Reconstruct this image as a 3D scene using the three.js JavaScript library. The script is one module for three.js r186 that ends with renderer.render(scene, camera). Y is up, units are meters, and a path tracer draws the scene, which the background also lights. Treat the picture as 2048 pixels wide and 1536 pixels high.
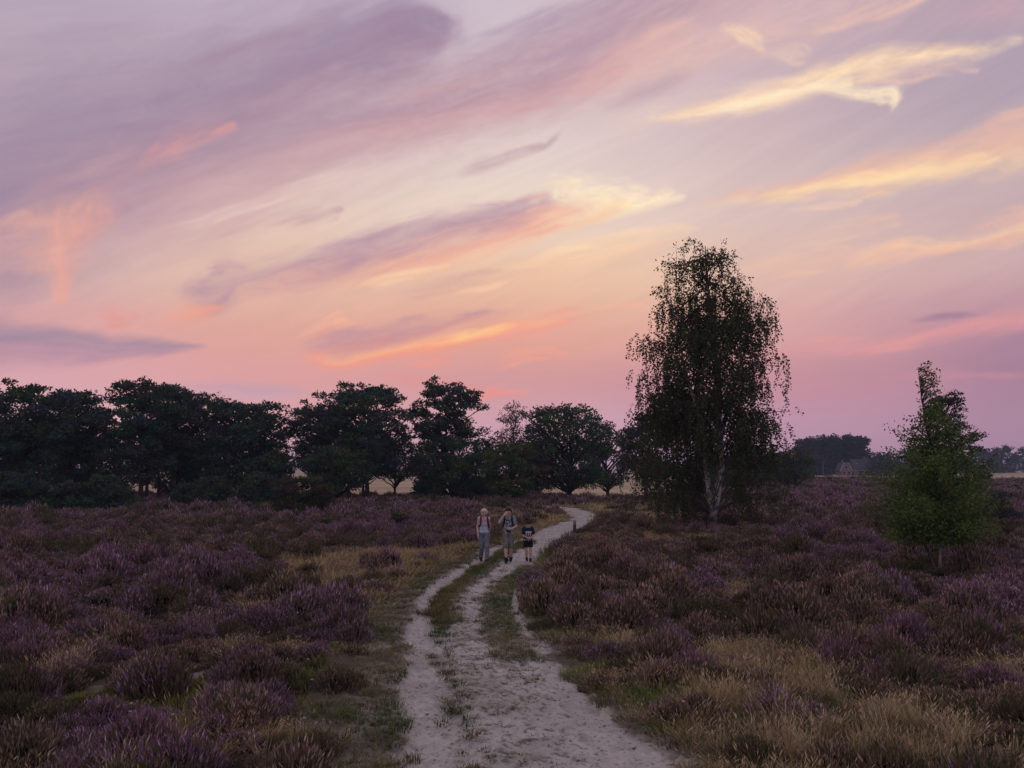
import * as THREE from 'three';
import { createNoise2D, createNoise3D } from 'simplex-noise';

// ---------------------------------------------------------------- camera, sky, sun, exposure
const scene = new THREE.Scene();
const renderer = new THREE.WebGLRenderer({ antialias: true });
renderer.toneMapping = THREE.LinearToneMapping;
renderer.toneMappingExposure = 1;
renderer.shadowMap.enabled = true;
const camera = new THREE.PerspectiveCamera(46.84, 4 / 3, 0.1, 6000);
camera.position.set(0, 3, 0);
camera.lookAt(0, 3 + Math.tan(0.09392), -1);
camera.updateProjectionMatrix();

function rng(seed) {
  let s = (seed * 2654435761) | 0;
  return () => { s = (s + 0x6d2b79f5) | 0; let t = Math.imul(s ^ (s >>> 15), 1 | s); t = (t + Math.imul(t ^ (t >>> 7), 61 | t)) ^ t; return ((t ^ (t >>> 14)) >>> 0) / 4294967296; };
}
const n2 = createNoise2D(rng(11)), n3 = createNoise3D(rng(12)), nSky = createNoise2D(rng(77));
const fbm = (x, y, o = 4) => { let a = 0, w = 0.5; for (let i = 0; i < o; i++) { a += w * n2(x, y); x = x * 2.03 + 7.1; y = y * 2.03 - 3.3; w *= 0.5; } return a; };
const fbmS = (x, y, o = 4) => { let a = 0, w = 0.5; for (let i = 0; i < o; i++) { a += w * nSky(x, y); x = x * 2.1 + 5.7; y = y * 1.9 - 2.3; w *= 0.52; } return a; };
const clamp = THREE.MathUtils.clamp, smooth = (a, b, x) => { const t = clamp((x - a) / (b - a), 0, 1); return t * t * (3 - 2 * t); }, lerp = THREE.MathUtils.lerp;
const lin8 = (c) => { c /= 255; return c <= 0.04045 ? c / 12.92 : ((c + 0.055) / 1.055) ** 2.4; };

// The evening sky: air colour by direction (azimuth from the view axis and height, degrees), then cirrus drawn out in long wind-blown strands.
const sky = (() => {
  const W = 4096, H = 2048, px = new Float32Array(W * H * 4);
  // rows: height; each row lists [azimuth, r, g, b] in 8-bit sRGB; overhead and rear values are raised to brighten the ground
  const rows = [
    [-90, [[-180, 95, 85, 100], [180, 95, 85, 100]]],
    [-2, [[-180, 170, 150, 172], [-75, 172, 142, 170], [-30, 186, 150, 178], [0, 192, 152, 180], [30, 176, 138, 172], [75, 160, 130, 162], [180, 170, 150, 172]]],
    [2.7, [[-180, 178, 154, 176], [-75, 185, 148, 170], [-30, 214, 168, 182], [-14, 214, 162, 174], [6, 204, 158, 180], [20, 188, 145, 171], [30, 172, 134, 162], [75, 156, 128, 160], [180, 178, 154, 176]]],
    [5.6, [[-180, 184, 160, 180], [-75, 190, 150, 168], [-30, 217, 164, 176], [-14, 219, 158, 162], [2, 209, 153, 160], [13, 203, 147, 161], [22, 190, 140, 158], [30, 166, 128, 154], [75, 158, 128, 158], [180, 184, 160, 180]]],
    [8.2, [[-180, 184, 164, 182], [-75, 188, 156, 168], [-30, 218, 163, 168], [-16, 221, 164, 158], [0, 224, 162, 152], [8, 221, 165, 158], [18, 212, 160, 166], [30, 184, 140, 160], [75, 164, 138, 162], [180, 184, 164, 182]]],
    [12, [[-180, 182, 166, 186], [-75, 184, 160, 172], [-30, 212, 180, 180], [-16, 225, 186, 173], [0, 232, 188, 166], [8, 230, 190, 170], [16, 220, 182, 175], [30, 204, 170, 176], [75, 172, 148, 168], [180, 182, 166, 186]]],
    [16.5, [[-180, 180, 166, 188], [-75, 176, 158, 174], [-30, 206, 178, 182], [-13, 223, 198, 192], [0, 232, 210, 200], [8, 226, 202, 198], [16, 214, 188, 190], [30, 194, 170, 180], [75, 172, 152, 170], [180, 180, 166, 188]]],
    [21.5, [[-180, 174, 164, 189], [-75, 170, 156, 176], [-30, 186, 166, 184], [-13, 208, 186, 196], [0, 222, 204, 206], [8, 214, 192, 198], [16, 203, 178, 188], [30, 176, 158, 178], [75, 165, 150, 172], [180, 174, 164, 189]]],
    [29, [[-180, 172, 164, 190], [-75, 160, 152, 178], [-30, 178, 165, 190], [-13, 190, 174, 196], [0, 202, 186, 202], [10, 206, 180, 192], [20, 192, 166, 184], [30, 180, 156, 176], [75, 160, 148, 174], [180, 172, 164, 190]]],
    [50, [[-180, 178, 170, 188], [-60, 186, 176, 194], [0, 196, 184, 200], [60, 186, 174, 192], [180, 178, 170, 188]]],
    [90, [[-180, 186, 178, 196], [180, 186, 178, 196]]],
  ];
  const lines = rows.map(([el, pts]) => {
    const line = new Float32Array(W * 3);
    for (let i = 0; i < W; i++) {
      const az = ((i + 0.5) / W) * 360 - 180;
      let k = 0; while (k < pts.length - 2 && pts[k + 1][0] < az) k++;
      const a = pts[Math.max(0, k - 1)], b = pts[k], c = pts[k + 1], d = pts[Math.min(pts.length - 1, k + 2)], t = clamp((az - b[0]) / (c[0] - b[0]), 0, 1);
      for (let q = 1; q < 4; q++) {
        const mb = (c[q] - a[q]) / Math.max(1, c[0] - a[0]) * (c[0] - b[0]), mc = (d[q] - b[q]) / Math.max(1, d[0] - b[0]) * (c[0] - b[0]);
        const t2 = t * t, t3 = t2 * t;
        line[i * 3 + q - 1] = b[q] * (2 * t3 - 3 * t2 + 1) + mb * 0.6 * (t3 - 2 * t2 + t) + c[q] * (3 * t2 - 2 * t3) + mc * 0.6 * (t3 - t2);
      }
    }
    return { el, line };
  });
  // azimuth 0 is the view axis (-z); equirectangular u = atan2(z, x) / 2pi + 0.5, so azimuth -90 (left, -x) lies at u = 0 / 1
  const colOf = (az) => ((((az - 90) / 360 + 0.5) % 1) + 1) % 1 * W, img = new Float32Array(W * H * 3);
  const buf = img; // stored by azimuth column, turned at the end
  for (let r = 0; r < H; r++) {
    const el = ((r + 0.5) / H) * 180 - 90;
    let k = 0; while (k < lines.length - 2 && lines[k + 1].el < el) k++;
    const A = lines[Math.max(0, k - 1)], B = lines[k], C = lines[k + 1], D = lines[Math.min(lines.length - 1, k + 2)], t = clamp((el - B.el) / (C.el - B.el), 0, 1), t2 = t * t, t3 = t2 * t;
    const hB = 2 * t3 - 3 * t2 + 1, hC = 3 * t2 - 2 * t3, gB = t3 - 2 * t2 + t, gC = t3 - t2, sB = (C.el - B.el) / Math.max(1, C.el - A.el), sC = (C.el - B.el) / Math.max(1, D.el - B.el);
    for (let i = 0; i < W * 3; i++) buf[r * W * 3 + i] = B.line[i] * hB + (C.line[i] - A.line[i]) * sB * 0.6 * gB + C.line[i] * hC + (D.line[i] - B.line[i]) * sC * 0.6 * gC;
  }
  // one strand of cloud: points [az, el, half width, opacity], colour on its upper and lower side, and how frayed it is
  // a strand with thin torn-off wisps alongside
  function strand(pts, top, low, o = {}) {
    strand1(pts, top, low, o);
    const r = rng(900 + (o.seed ?? 0) * 7), n = pts.length, big = Math.max(...pts.map((p) => p[2])), span = Math.hypot(pts[n - 1][0] - pts[0][0], pts[n - 1][1] - pts[0][1]);
    if (n < 3 || span < 2 || (o.fray ?? 0.5) < 0.4) return;
    for (let k = 0; k < 4; k++) {
      const at = r() * (n - 1.6), len = 0.8 + r() * 1.4, off = (r() < 0.5 ? -1 : 1) * (0.5 + r() * 0.9), c = r() < 0.5 ? top : low, w = Math.min(0.5, 0.1 + big * 0.12 * (0.5 + r())), P = (u) => { const f = clamp(u, 0, n - 1.001), i = Math.floor(f), q = f - i, p = pts[i].map((v, j) => lerp(v, pts[i + 1][j], q)); return [p[0], p[1] + off * p[2]]; };
      strand1([0, 0.35, 0.7, 1].map((q, j) => [...P(at + len * q), w * [0.5, 1, 1, 0.4][j], [0, 0.55, 0.5, 0][j]]), c, c, { ...o, fray: 0.9, warp: 0.35, seed: (o.seed ?? 0) * 3.7 + k * 11 });
    }
  }
  function strand1(pts, top, low, o = {}) {
    const { fray = 0.5, soft = 0.02, along = 0.12, across = 1.5, warp = 0.5, seed = 0, lit = 0, puffy = 0.3, tilt = 0.36 } = o, ca = Math.cos(tilt), sa = Math.sin(tilt);
    const P = [], n = pts.length;
    for (let k = 0; k < n - 1; k++) for (let j = 0; j < 8; j++) {
      const t = j / 8, a = pts[Math.max(0, k - 1)], b = pts[k], c = pts[k + 1], d = pts[Math.min(n - 1, k + 2)];
      P.push([0, 1, 2, 3].map((q) => q < 2 ? 0.5 * (2 * b[q] + (c[q] - a[q]) * t + (2 * a[q] - 5 * b[q] + 4 * c[q] - d[q]) * t * t + (3 * b[q] - a[q] - 3 * c[q] + d[q]) * t * t * t) : lerp(b[q], c[q], t)));
    }
    P.push(pts[n - 1].slice());
    let len = 0; P[0].s = 0;
    for (let k = 1; k < P.length; k++) { len += Math.hypot(P[k][0] - P[k - 1][0], P[k][1] - P[k - 1][1]); P[k].s = len; }
    const wm = Math.max(...P.map((p) => p[2])) * 2.1 + warp;
    const az0 = Math.min(...P.map((p) => p[0])) - wm, az1 = Math.max(...P.map((p) => p[0])) + wm, el0 = Math.max(-1, Math.min(...P.map((p) => p[1])) - wm), el1 = Math.min(88, Math.max(...P.map((p) => p[1])) + wm);
    for (let r = Math.floor((el0 + 90) / 180 * H); r <= Math.ceil((el1 + 90) / 180 * H); r++) {
      const el = ((r + 0.5) / H) * 180 - 90;
      for (let ci = Math.floor((az0 + 180) / 360 * W); ci <= Math.ceil((az1 + 180) / 360 * W); ci++) {
        const az = ((ci + 0.5) / W) * 360 - 180;
        const da = az * ca + el * sa, db = el * ca - az * sa, wx = az + 1.2 * warp * fbmS(da * 0.07 + seed, db * 0.3 + seed * 1.7, 2), wy = el + 0.8 * warp * fbmS(da * 0.09 - seed, db * 0.45 + 31 + seed, 3);
        let best = 1e9, s = 0, t = 0, w = 1, op = 0;
        for (let k = 0; k < P.length - 1; k++) {
          const a = P[k], b = P[k + 1], dx = b[0] - a[0], dy = b[1] - a[1], q = clamp(((wx - a[0]) * dx + (wy - a[1]) * dy) / (dx * dx + dy * dy + 1e-9), 0, 1), ex = wx - a[0] - dx * q, ey = wy - a[1] - dy * q, dd = ex * ex + ey * ey;
          if (dd < best) { best = dd; s = lerp(a.s, b.s, q); t = Math.sqrt(dd) * (dx * ey - dy * ex >= 0 ? 1 : -1); w = lerp(a[2], b[2], q); op = lerp(a[3], b[3], q); }
        }
        const d = Math.abs(t) / w; if (d > 2.1) continue;
        const fib = fbmS(s * along + seed * 3.1, t * across / Math.max(0.4, w) * 1.1 + seed, 5), puff = fbmS(da * 0.3 + seed, db * 1.1 - seed, 5);
        let m = 1 - smooth(soft - 0.1, 1.75, d + fray * (0.7 * fib + 0.9 * puffy * puff));
        m *= op * clamp(0.92 + 0.8 * fray * fib + puffy * fray * puff, 0, 1.2);
        if (m <= 0.002) continue; m = Math.min(m, 1);
        const fine = fbmS(s * 0.42 + seed * 5.3, t * 3.2 / Math.max(0.25, Math.min(w, 1.2)) + wy * 0.4, 4); m = clamp(m + 1.35 * Math.min(0.75, fray) * fine * m * (1.06 - m), 0, 1);
        const u = smooth(-0.75, 0.75, t / w + 0.35 * fib), i = (r * W + (((ci % W) + W) % W)) * 3;
        for (let q = 0; q < 3; q++) buf[i + q] = lerp(buf[i + q], lerp(low[q], top[q], u) + lit * puff * 30, m);
      }
    }
  }
  const mauve = [158, 134, 160], rose = [186, 150, 166], pinkL = [216, 162, 166], peach = [232, 190, 176], gold = [254, 217, 182], cream = [255, 233, 204], orange = [250, 176, 140];
  // upper left: wide soft veils under the bank
  strand([[-37.39, 13.23, 7, 0.8], [-30.71, 16.72, 6, 0.8], [-24, 20.23, 5, 0.75], [-16.43, 23.14, 4.2, 0.7], [-8.81, 25.48, 3.2, 0.6], [-4.17, 26.53, 2, 0.2]], [166, 146, 172], [172, 142, 166], { fray: 0.35, warp: 1.6, seed: 90, along: 0.07, puffy: 0.1, across: 2.2 });
  strand([[-28.96, 11.72, 3, 0], [-23.8, 15.15, 3.4, 0.55], [-16.29, 18.54, 3, 0.6], [-7.43, 21.5, 2.6, 0.6], [0.54, 23.73, 2.6, 0.55], [7.9, 26.09, 2.8, 0.45], [14.44, 28.03, 3, 0.3]], [184, 154, 172], [204, 168, 176], { fray: 0.6, warp: 1.2, seed: 91, along: 0.07, puffy: 0.1, across: 2.6 });
  // upper left: the broad mauve bank and its rosy underside
  strand([[-36.34, 9.78, 5, 0.8], [-32.02, 13.82, 4.6, 0.95], [-27.67, 17.19, 4.2, 0.95], [-22.02, 20.5, 3.2, 0.9], [-15.2, 23.69, 2.8, 0.85], [-9.47, 25.86, 2.3, 0.95], [-5.51, 26.76, 1.5, 0.95], [-4, 26.67, 0.7, 0.5]], [156, 136, 164], [164, 134, 158], { fray: 0.45, warp: 1.4, seed: 1, along: 0.1 });
  strand([[-15.23, 24.67, 1, 0.3], [-10.78, 26.04, 1.2, 0.7], [-6.52, 27.28, 1.4, 0.9], [-4.34, 27.22, 0.8, 0.8]], [152, 132, 162], [160, 132, 160], { fray: 0.6, warp: 1.2, seed: 2 });
  strand([[-29.53, 13.05, 1.8, 0.5], [-24.37, 15.66, 2.2, 0.7], [-17.53, 18.86, 2, 0.8], [-10.04, 21.37, 1.6, 0.85], [-2.14, 23.13, 1.8, 0.8], [3.56, 25.13, 2.3, 0.75], [9.23, 27.12, 2.6, 0.65], [14.17, 29.65, 3, 0.5]], [170, 142, 164], [198, 158, 170], { fray: 0.75, warp: 0.9, seed: 3, along: 0.09, across: 2.2 });
  strand([[-13.86, 20.51, 0.5, 0.2], [-7.44, 21.8, 0.8, 0.55], [-0.8, 23, 1, 0.6], [4.55, 24.1, 0.9, 0.6], [7.89, 25.53, 0.7, 0.25]], [184, 144, 164], [206, 160, 168], { fray: 0.9, warp: 0.5, seed: 4, across: 2 });
  strand([[-4.16, 25.4, 0.6, 0.1], [1.89, 26.58, 1.1, 0.55], [6.6, 28.1, 1.4, 0.6], [9.95, 30.04, 1.4, 0.4]], [172, 146, 172], [188, 152, 170], { fray: 0.9, seed: 5 });
  strand([[3.55, 23.4, 0.5, 0.2], [6.89, 25.3, 0.9, 0.6], [10.2, 26.23, 0.9, 0.5], [12.48, 26.6, 0.6, 0.1]], [222, 172, 170], [228, 180, 172], { fray: 0.8, seed: 6 });
  // lit patches on the left
  strand([[-25.1, 16.57, 0.5, 0.1], [-25.98, 15.18, 1.2, 0.65], [-27.49, 13.3, 1.7, 0.8], [-27.54, 11.59, 1.2, 0.65], [-27.22, 10.2, 0.7, 0.3], [-27.25, 9.05, 0.3, 0]], [230, 164, 156], [232, 168, 156], { fray: 0.55, warp: 1.1, seed: 7 });
  strand([[-31.44, 11.99, 0.9, 0.4], [-29.01, 12.84, 1.3, 0.5], [-27.49, 13.3, 1, 0.2]], [222, 166, 162], [228, 172, 164], { fray: 0.6, seed: 8 });
  strand([[-25.48, 15.95, 0.4, 0.1], [-22.79, 18.14, 0.45, 0.4], [-21.53, 19.01, 0.65, 0.7], [-19.67, 20.17, 0.4, 0.3], [-17.9, 21, 0.3, 0]], [212, 152, 160], [218, 156, 158], { fray: 0.7, seed: 9 });
  // pale fibres crossing the left middle
  strand([[-26.09, 11.45, 0.7, 0], [-22.06, 13.87, 1, 0.5], [-17.45, 16.36, 0.9, 0.5], [-12.54, 18.23, 0.5, 0]], [200, 160, 172], [206, 166, 172], { fray: 0.9, across: 2.2, seed: 20 });
  strand([[-23.91, 11.06, 0.4, 0], [-19.15, 13.53, 0.5, 0.5], [-15.59, 15.31, 0.4, 0.4], [-12.5, 16.42, 0.3, 0]], [202, 164, 172], [212, 172, 174], { fray: 0.9, across: 2, seed: 21 });
  strand([[-21.78, 13.9, 0.25, 0], [-17.73, 15.74, 0.4, 0.5], [-12.53, 17.78, 0.35, 0.5], [-7.4, 19.11, 0.25, 0]], [226, 198, 194], [230, 200, 194], { fray: 0.8, across: 2, seed: 22 });
  strand([[-14.5, 14.71, 0.15, 0.1], [-13.11, 15.32, 0.4, 0.75], [-11.61, 15.92, 0.3, 0.5], [-10.91, 16.2, 0.1, 0]], [196, 160, 170], [204, 166, 172], { fray: 0.7, seed: 23 });
  strand([[-3.61, 18.46, 0.15, 0.1], [-2.13, 19.09, 0.4, 0.6], [0.2, 19.8, 0.25, 0.6], [2.2, 20.46, 0.18, 0.5], [3.53, 21.48, 0.12, 0.1]], [188, 158, 172], [196, 164, 174], { fray: 0.7, warp: 0.3, seed: 24 });
  strand([[-16.12, 12.22, 0.2, 0], [-10.56, 14.68, 0.5, 0.4], [-5.41, 16.42, 0.5, 0.45], [-0.8, 17.72, 0.4, 0]], [234, 210, 202], [236, 208, 198], { fray: 0.9, across: 2, seed: 25 });
  // the long band across the middle: mauve above, burning peach below, white-gold end
  strand([[-18.76, 10.54, 0.5, 0.1], [-16.1, 11.46, 1, 0.65], [-12.42, 12.58, 1.25, 0.85], [-7.98, 13.85, 1.35, 0.9], [-4.08, 15.04, 1.25, 0.85], [-0.13, 16.11, 0.9, 0.85], [2.84, 16.84, 0.5, 0.6], [4.16, 17.13, 0.3, 0]], [180, 146, 168], [206, 152, 158], { fray: 0.55, warp: 0.9, seed: 30, along: 0.12, across: 1.8 });
  strand([[-6.7, 14.82, 0.3, 0.1], [-4.74, 15.65, 0.7, 0.6], [-1.45, 16.01, 0.5, 0.55], [1.19, 16.64, 0.35, 0.3]], [186, 152, 170], [190, 152, 168], { fray: 0.8, warp: 0.9, seed: 31 });
  strand([[-13.01, 10.84, 0.3, 0], [-8.6, 12.19, 0.45, 0.5], [-4.07, 13.63, 0.6, 0.75], [-0.46, 14.76, 0.7, 0.8], [2.84, 15.84, 0.7, 0.8], [5.8, 16.72, 0.4, 0.3]], [232, 158, 150], [244, 184, 158], { fray: 0.6, warp: 0.5, seed: 32 });
  strand([[-10.5, 11.31, 0.1, 0], [-7.96, 12.09, 0.2, 0.7], [-6.02, 12.55, 0.22, 0.85], [-4.07, 12.99, 0.1, 0.1]], [252, 212, 178], [250, 200, 168], { fray: 0.5, warp: 0.2, seed: 33 });
  strand([[2.35, 17.77, 0.3, 0.1], [3.51, 17.69, 0.75, 0.7], [5.32, 17.19, 1, 0.95], [7.44, 17.03, 0.85, 1], [9.22, 16.96, 0.6, 0.95], [10.51, 17.14, 0.35, 0.4], [11.31, 17.25, 0.2, 0]], cream, [255, 232, 192], { fray: 0.75, warp: 0.9, seed: 34, lit: 0.3 });
  strand([[1.19, 15.55, 0.4, 0.1], [3.83, 15.83, 0.6, 0.6], [5.8, 16.25, 0.5, 0.7], [7.76, 16.65, 0.3, 0.2]], [252, 210, 178], [246, 200, 168], { fray: 0.8, seed: 35 });
  strand([[1.69, 18.03, 0.25, 0.2], [2.85, 18.2, 0.4, 0.6], [4.01, 17.93, 0.3, 0.4]], [246, 224, 204], [246, 220, 196], { fray: 0.9, warp: 0.9, seed: 36 });
  strand([[-9.85, 10.32, 0.2, 0], [-5.36, 11.54, 0.4, 0.5], [-0.79, 12.23, 0.35, 0.4], [1.84, 12.7, 0.2, 0]], [206, 160, 164], [214, 166, 164], { fray: 0.8, seed: 37, across: 2 });
  strand([[-3.08, 11.74, 0.3, 0], [0.53, 12.55, 0.6, 0.65], [4.46, 13.37, 0.65, 0.8], [8.05, 14.09, 0.5, 0.75], [11.26, 14.52, 0.25, 0.1]], [248, 210, 178], [242, 196, 168], { fray: 0.8, seed: 38, across: 2 });
  strand([[-4.06, 11.15, 0.1, 0], [-2.1, 11.49, 0.15, 0.7], [-0.46, 11.82, 0.1, 0]], [252, 208, 178], [250, 200, 172], { fray: 0.4, seed: 39 });
  strand([[1.84, 13.97, 0.3, 0], [5.78, 14.54, 0.4, 0.6], [10.31, 14.75, 0.3, 0.4], [12.22, 14.78, 0.2, 0]], [250, 216, 184], [246, 208, 178], { fray: 0.8, seed: 40 });
  // the violet puff and its glowing foot
  strand([[-20.09, 10.91, 0.7, 0.5], [-19.3, 10.75, 1.1, 0.85], [-18.34, 11.17, 0.9, 0.5], [-17.62, 11.98, 0.5, 0.1]], [182, 148, 168], [186, 146, 164], { fray: 0.45, warp: 1, seed: 41 });
  strand([[-19.1, 12.03, 0.5, 0.1], [-18.08, 12.25, 0.8, 0.5], [-17.02, 12.02, 0.6, 0.2]], [200, 160, 170], [200, 160, 168], { fray: 0.8, seed: 42 });
  strand([[-22.44, 8.8, 0.3, 0], [-20.75, 9.05, 0.5, 0.6], [-19.31, 9.35, 0.45, 0.8], [-18.38, 9.71, 0.25, 0.6], [-18.01, 9.91, 0.1, 0]], [238, 162, 146], [236, 160, 146], { fray: 0.6, seed: 43 });
  strand([[-25.45, 8.89, 0.2, 0], [-24.37, 8.91, 0.5, 0.5], [-23.27, 8.75, 0.2, 0]], [230, 150, 146], [228, 150, 148], { fray: 0.7, seed: 44 });
  // low orange band over the wood
  strand([[-13.57, 8.25, 0.25, 0.3], [-12.34, 8.66, 0.4, 0.7], [-11.1, 9.18, 0.5, 0.85], [-10.15, 9.11, 0.25, 0.3]], [244, 180, 156], [238, 164, 150], { fray: 1, warp: 0.6, seed: 50, across: 3 });
  strand([[-13.56, 7.53, 0.4, 0.2], [-11.7, 7.9, 0.9, 0.8], [-9.82, 8.1, 0.75, 0.8], [-6.63, 8.74, 0.6, 0.7], [-3.39, 9.49, 0.5, 0.6], [-0.13, 9.99, 0.3, 0.2]], [188, 142, 160], [204, 140, 148], { fray: 0.5, warp: 0.6, seed: 51 });
  strand([[-13.85, 6.98, 0.2, 0], [-11.68, 6.54, 0.4, 0.7], [-9.16, 6.97, 0.42, 0.9], [-6.29, 7.53, 0.45, 0.95], [-3.06, 8.21, 0.48, 1], [-0.46, 8.8, 0.42, 0.9], [1.83, 9.34, 0.35, 0.6], [3.79, 9.81, 0.3, 0.1]], [252, 182, 142], [248, 154, 134], { fray: 0.55, warp: 0.45, seed: 52 });
  strand([[-5.33, 7.87, 0.1, 0], [-3.06, 8.34, 0.2, 0.9], [-1.27, 8.74, 0.18, 0.8], [0.52, 9.19, 0.1, 0]], [255, 206, 150], [255, 196, 142], { fray: 0.5, seed: 53 });
  strand([[-1.43, 6.45, 0.15, 0], [0.2, 7.19, 0.4, 0.6], [1.82, 7.41, 0.35, 0.6], [3.77, 7.17, 0.15, 0]], [240, 162, 146], [236, 152, 146], { fray: 1, warp: 0.7, seed: 54, across: 2.6 });
  strand([[-1.43, 7.9, 0.2, 0], [0.85, 8.87, 0.4, 0.6], [3.46, 9.75, 0.35, 0.4], [5.74, 10.1, 0.2, 0]], [240, 172, 152], [236, 160, 150], { fray: 0.9, seed: 55 });
  strand([[-7.88, 6.39, 0.15, 0], [-5.64, 6.64, 0.2, 0.6], [-4.03, 6.91, 0.15, 0]], [244, 158, 142], [240, 150, 142], { fray: 0.8, seed: 56 });
  strand([[-4.01, 4.34, 0.15, 0], [-2.07, 4.83, 0.25, 0.7], [-0.45, 5.06, 0.22, 0.8], [1.17, 5.15, 0.1, 0]], [246, 152, 142], [238, 142, 142], { fray: 0.6, seed: 57 });
  strand([[-9.14, 5.57, 0.3, 0], [-5.63, 5.36, 0.5, 0.5], [-2.07, 4.67, 0.4, 0.4], [1.17, 4.35, 0.3, 0]], [226, 148, 150], [222, 146, 152], { fray: 0.7, seed: 58 });
  // flat grey-violet clouds near the horizon
  strand([[-33.95, 6.3, 1, 0.9], [-30.22, 6.84, 1.05, 0.9], [-27.47, 6.96, 0.95, 0.9], [-24.3, 6.97, 0.55, 0.85], [-21.82, 7.25, 0.45, 0.85], [-19.97, 7.37, 0.2, 0.7], [-18.96, 7.42, 0.08, 0]], [158, 134, 160], [180, 140, 164], { fray: 0.3, warp: 0.5, soft: 0.55, seed: 60, along: 0.08 });
  strand([[-21.46, 4.89, 0.2, 0], [-18.88, 4.79, 0.45, 0.55], [-15.92, 4.74, 0.5, 0.65], [-13.8, 4.76, 0.3, 0.5], [-12.57, 4.56, 0.15, 0]], [190, 156, 182], [202, 162, 186], { fray: 0.3, soft: 0.5, warp: 0.3, seed: 61 });
  strand([[24.28, 8.68, 0.08, 0.1], [25.77, 8.75, 0.22, 0.85], [27.08, 8.74, 0.18, 0.85], [28.24, 8.68, 0.06, 0]], [150, 122, 148], [160, 126, 150], { fray: 0.3, soft: 0.4, warp: 0.25, seed: 62 });
  strand([[20.81, 9.2, 0.2, 0], [23.35, 9.4, 0.4, 0.35], [25.53, 9.47, 0.2, 0]], [200, 158, 172], [206, 156, 168], { fray: 0.6, seed: 63 });
  strand([[28, 6.13, 0.5, 0], [30.51, 6.82, 0.8, 0.6], [33.81, 7.12, 1, 0.7], [37.07, 7.1, 0.8, 0]], [158, 124, 154], [168, 128, 154], { fray: 0.5, seed: 64 });
  strand([[14.52, 6.65, 0.3, 0], [18.14, 7.27, 0.4, 0.35], [22.16, 7.17, 0.42, 0.75], [25.45, 7.61, 0.4, 0.8], [28.08, 7.98, 0.45, 0.8], [31.08, 8.44, 0.5, 0.7], [34.79, 8.63, 0.6, 0]], [228, 156, 158], [222, 150, 158], { fray: 0.65, warp: 0.4, seed: 65 });
  strand([[5.68, 4.33, 0.5, 0], [12, 4.25, 0.8, 0.35], [19.51, 4.4, 0.9, 0.4], [26.39, 4.76, 0.8, 0.3], [31.36, 4.54, 0.6, 0]], [196, 138, 160], [192, 138, 164], { fray: 0.5, seed: 66 });
  // upper right: peach veil, the two gold streaks
  strand([[5.21, 23.35, 0.6, 0], [8.53, 24.64, 1.1, 0.5], [11.81, 25.55, 1.2, 0.7], [15.02, 26.29, 1.1, 0.8], [18.14, 26.52, 1.3, 0.6], [21.75, 26.79, 1.4, 0.5], [26.07, 27.55, 1.5, 0.3]], [224, 186, 186], [230, 188, 180], { fray: 0.85, warp: 1, seed: 70 });
  strand([[14.24, 26.7, 0.25, 0.3], [15.02, 26.29, 0.45, 0.85], [15.79, 25.66, 0.35, 0.7], [16.4, 25.24, 0.2, 0.1]], [246, 214, 186], [244, 208, 184], { fray: 0.8, warp: 0.6, seed: 71 });
  strand([[16.86, 25.05, 0.3, 0.2], [18.38, 24.64, 0.5, 0.6], [19.28, 24.25, 0.3, 0.2]], [232, 198, 186], [230, 194, 184], { fray: 0.9, seed: 72 });
  strand([[18.11, 25.71, 0.2, 0], [21.72, 25.87, 0.3, 0.6], [24.04, 26.27, 0.35, 0.6], [26.86, 26.89, 0.3, 0]], [230, 186, 178], [228, 188, 182], { fray: 0.9, seed: 73 });
  strand([[5.19, 21.23, 0.4, 0], [8.82, 21.88, 0.7, 0.4], [13.01, 22.18, 0.8, 0.45], [17.39, 22.47, 0.7, 0.3], [20.11, 22.43, 0.5, 0]], [232, 204, 194], [234, 202, 190], { fray: 0.7, seed: 74 });
  strand([[9.14, 21.83, 0.15, 0.1], [11.41, 21.98, 0.32, 0.7], [14.28, 22.16, 0.42, 0.9], [17.4, 22.59, 0.62, 0.95], [20.13, 23.12, 0.72, 0.95], [23.06, 23.38, 0.7, 0.95], [26.14, 23.35, 0.55, 0.9], [28.54, 23.22, 0.38, 0.7], [30.85, 23.15, 0.2, 0]], gold, [254, 222, 190], { fray: 0.6, warp: 0.5, seed: 75, lit: 0.3 });
  strand([[11.73, 21.9, 0.08, 0.1], [14.59, 22.19, 0.2, 0.9], [17.4, 22.53, 0.25, 0.9], [19.82, 22.74, 0.25, 0.6], [21.59, 22.78, 0.15, 0]], [255, 234, 206], [255, 230, 200], { fray: 0.5, seed: 76 });
  strand([[19.22, 22.76, 0.3, 0.4], [20.99, 22.26, 0.32, 0.8], [22.71, 21.91, 0.35, 0.9], [23.98, 21.72, 0.42, 1], [23.99, 21.17, 0.25, 0.95], [23.89, 20.74, 0.1, 0.2]], [255, 232, 202], [255, 228, 198], { fray: 0.6, warp: 0.3, seed: 77 });
  strand([[21.33, 23.59, 0.2, 0.2], [23.32, 22.8, 0.3, 0.45], [26.64, 22.57, 0.35, 0.5], [28.74, 22.08, 0.2, 0.1]], [238, 196, 182], [236, 194, 182], { fray: 1, warp: 0.8, seed: 78, across: 2.4 });
  strand([[25.94, 25.02, 0.6, 0], [29.42, 25.08, 0.9, 0.5], [32.46, 25.38, 1, 0.5], [35.33, 25.59, 1, 0]], [206, 164, 178], [210, 168, 178], { fray: 0.7, seed: 79 });
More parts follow.
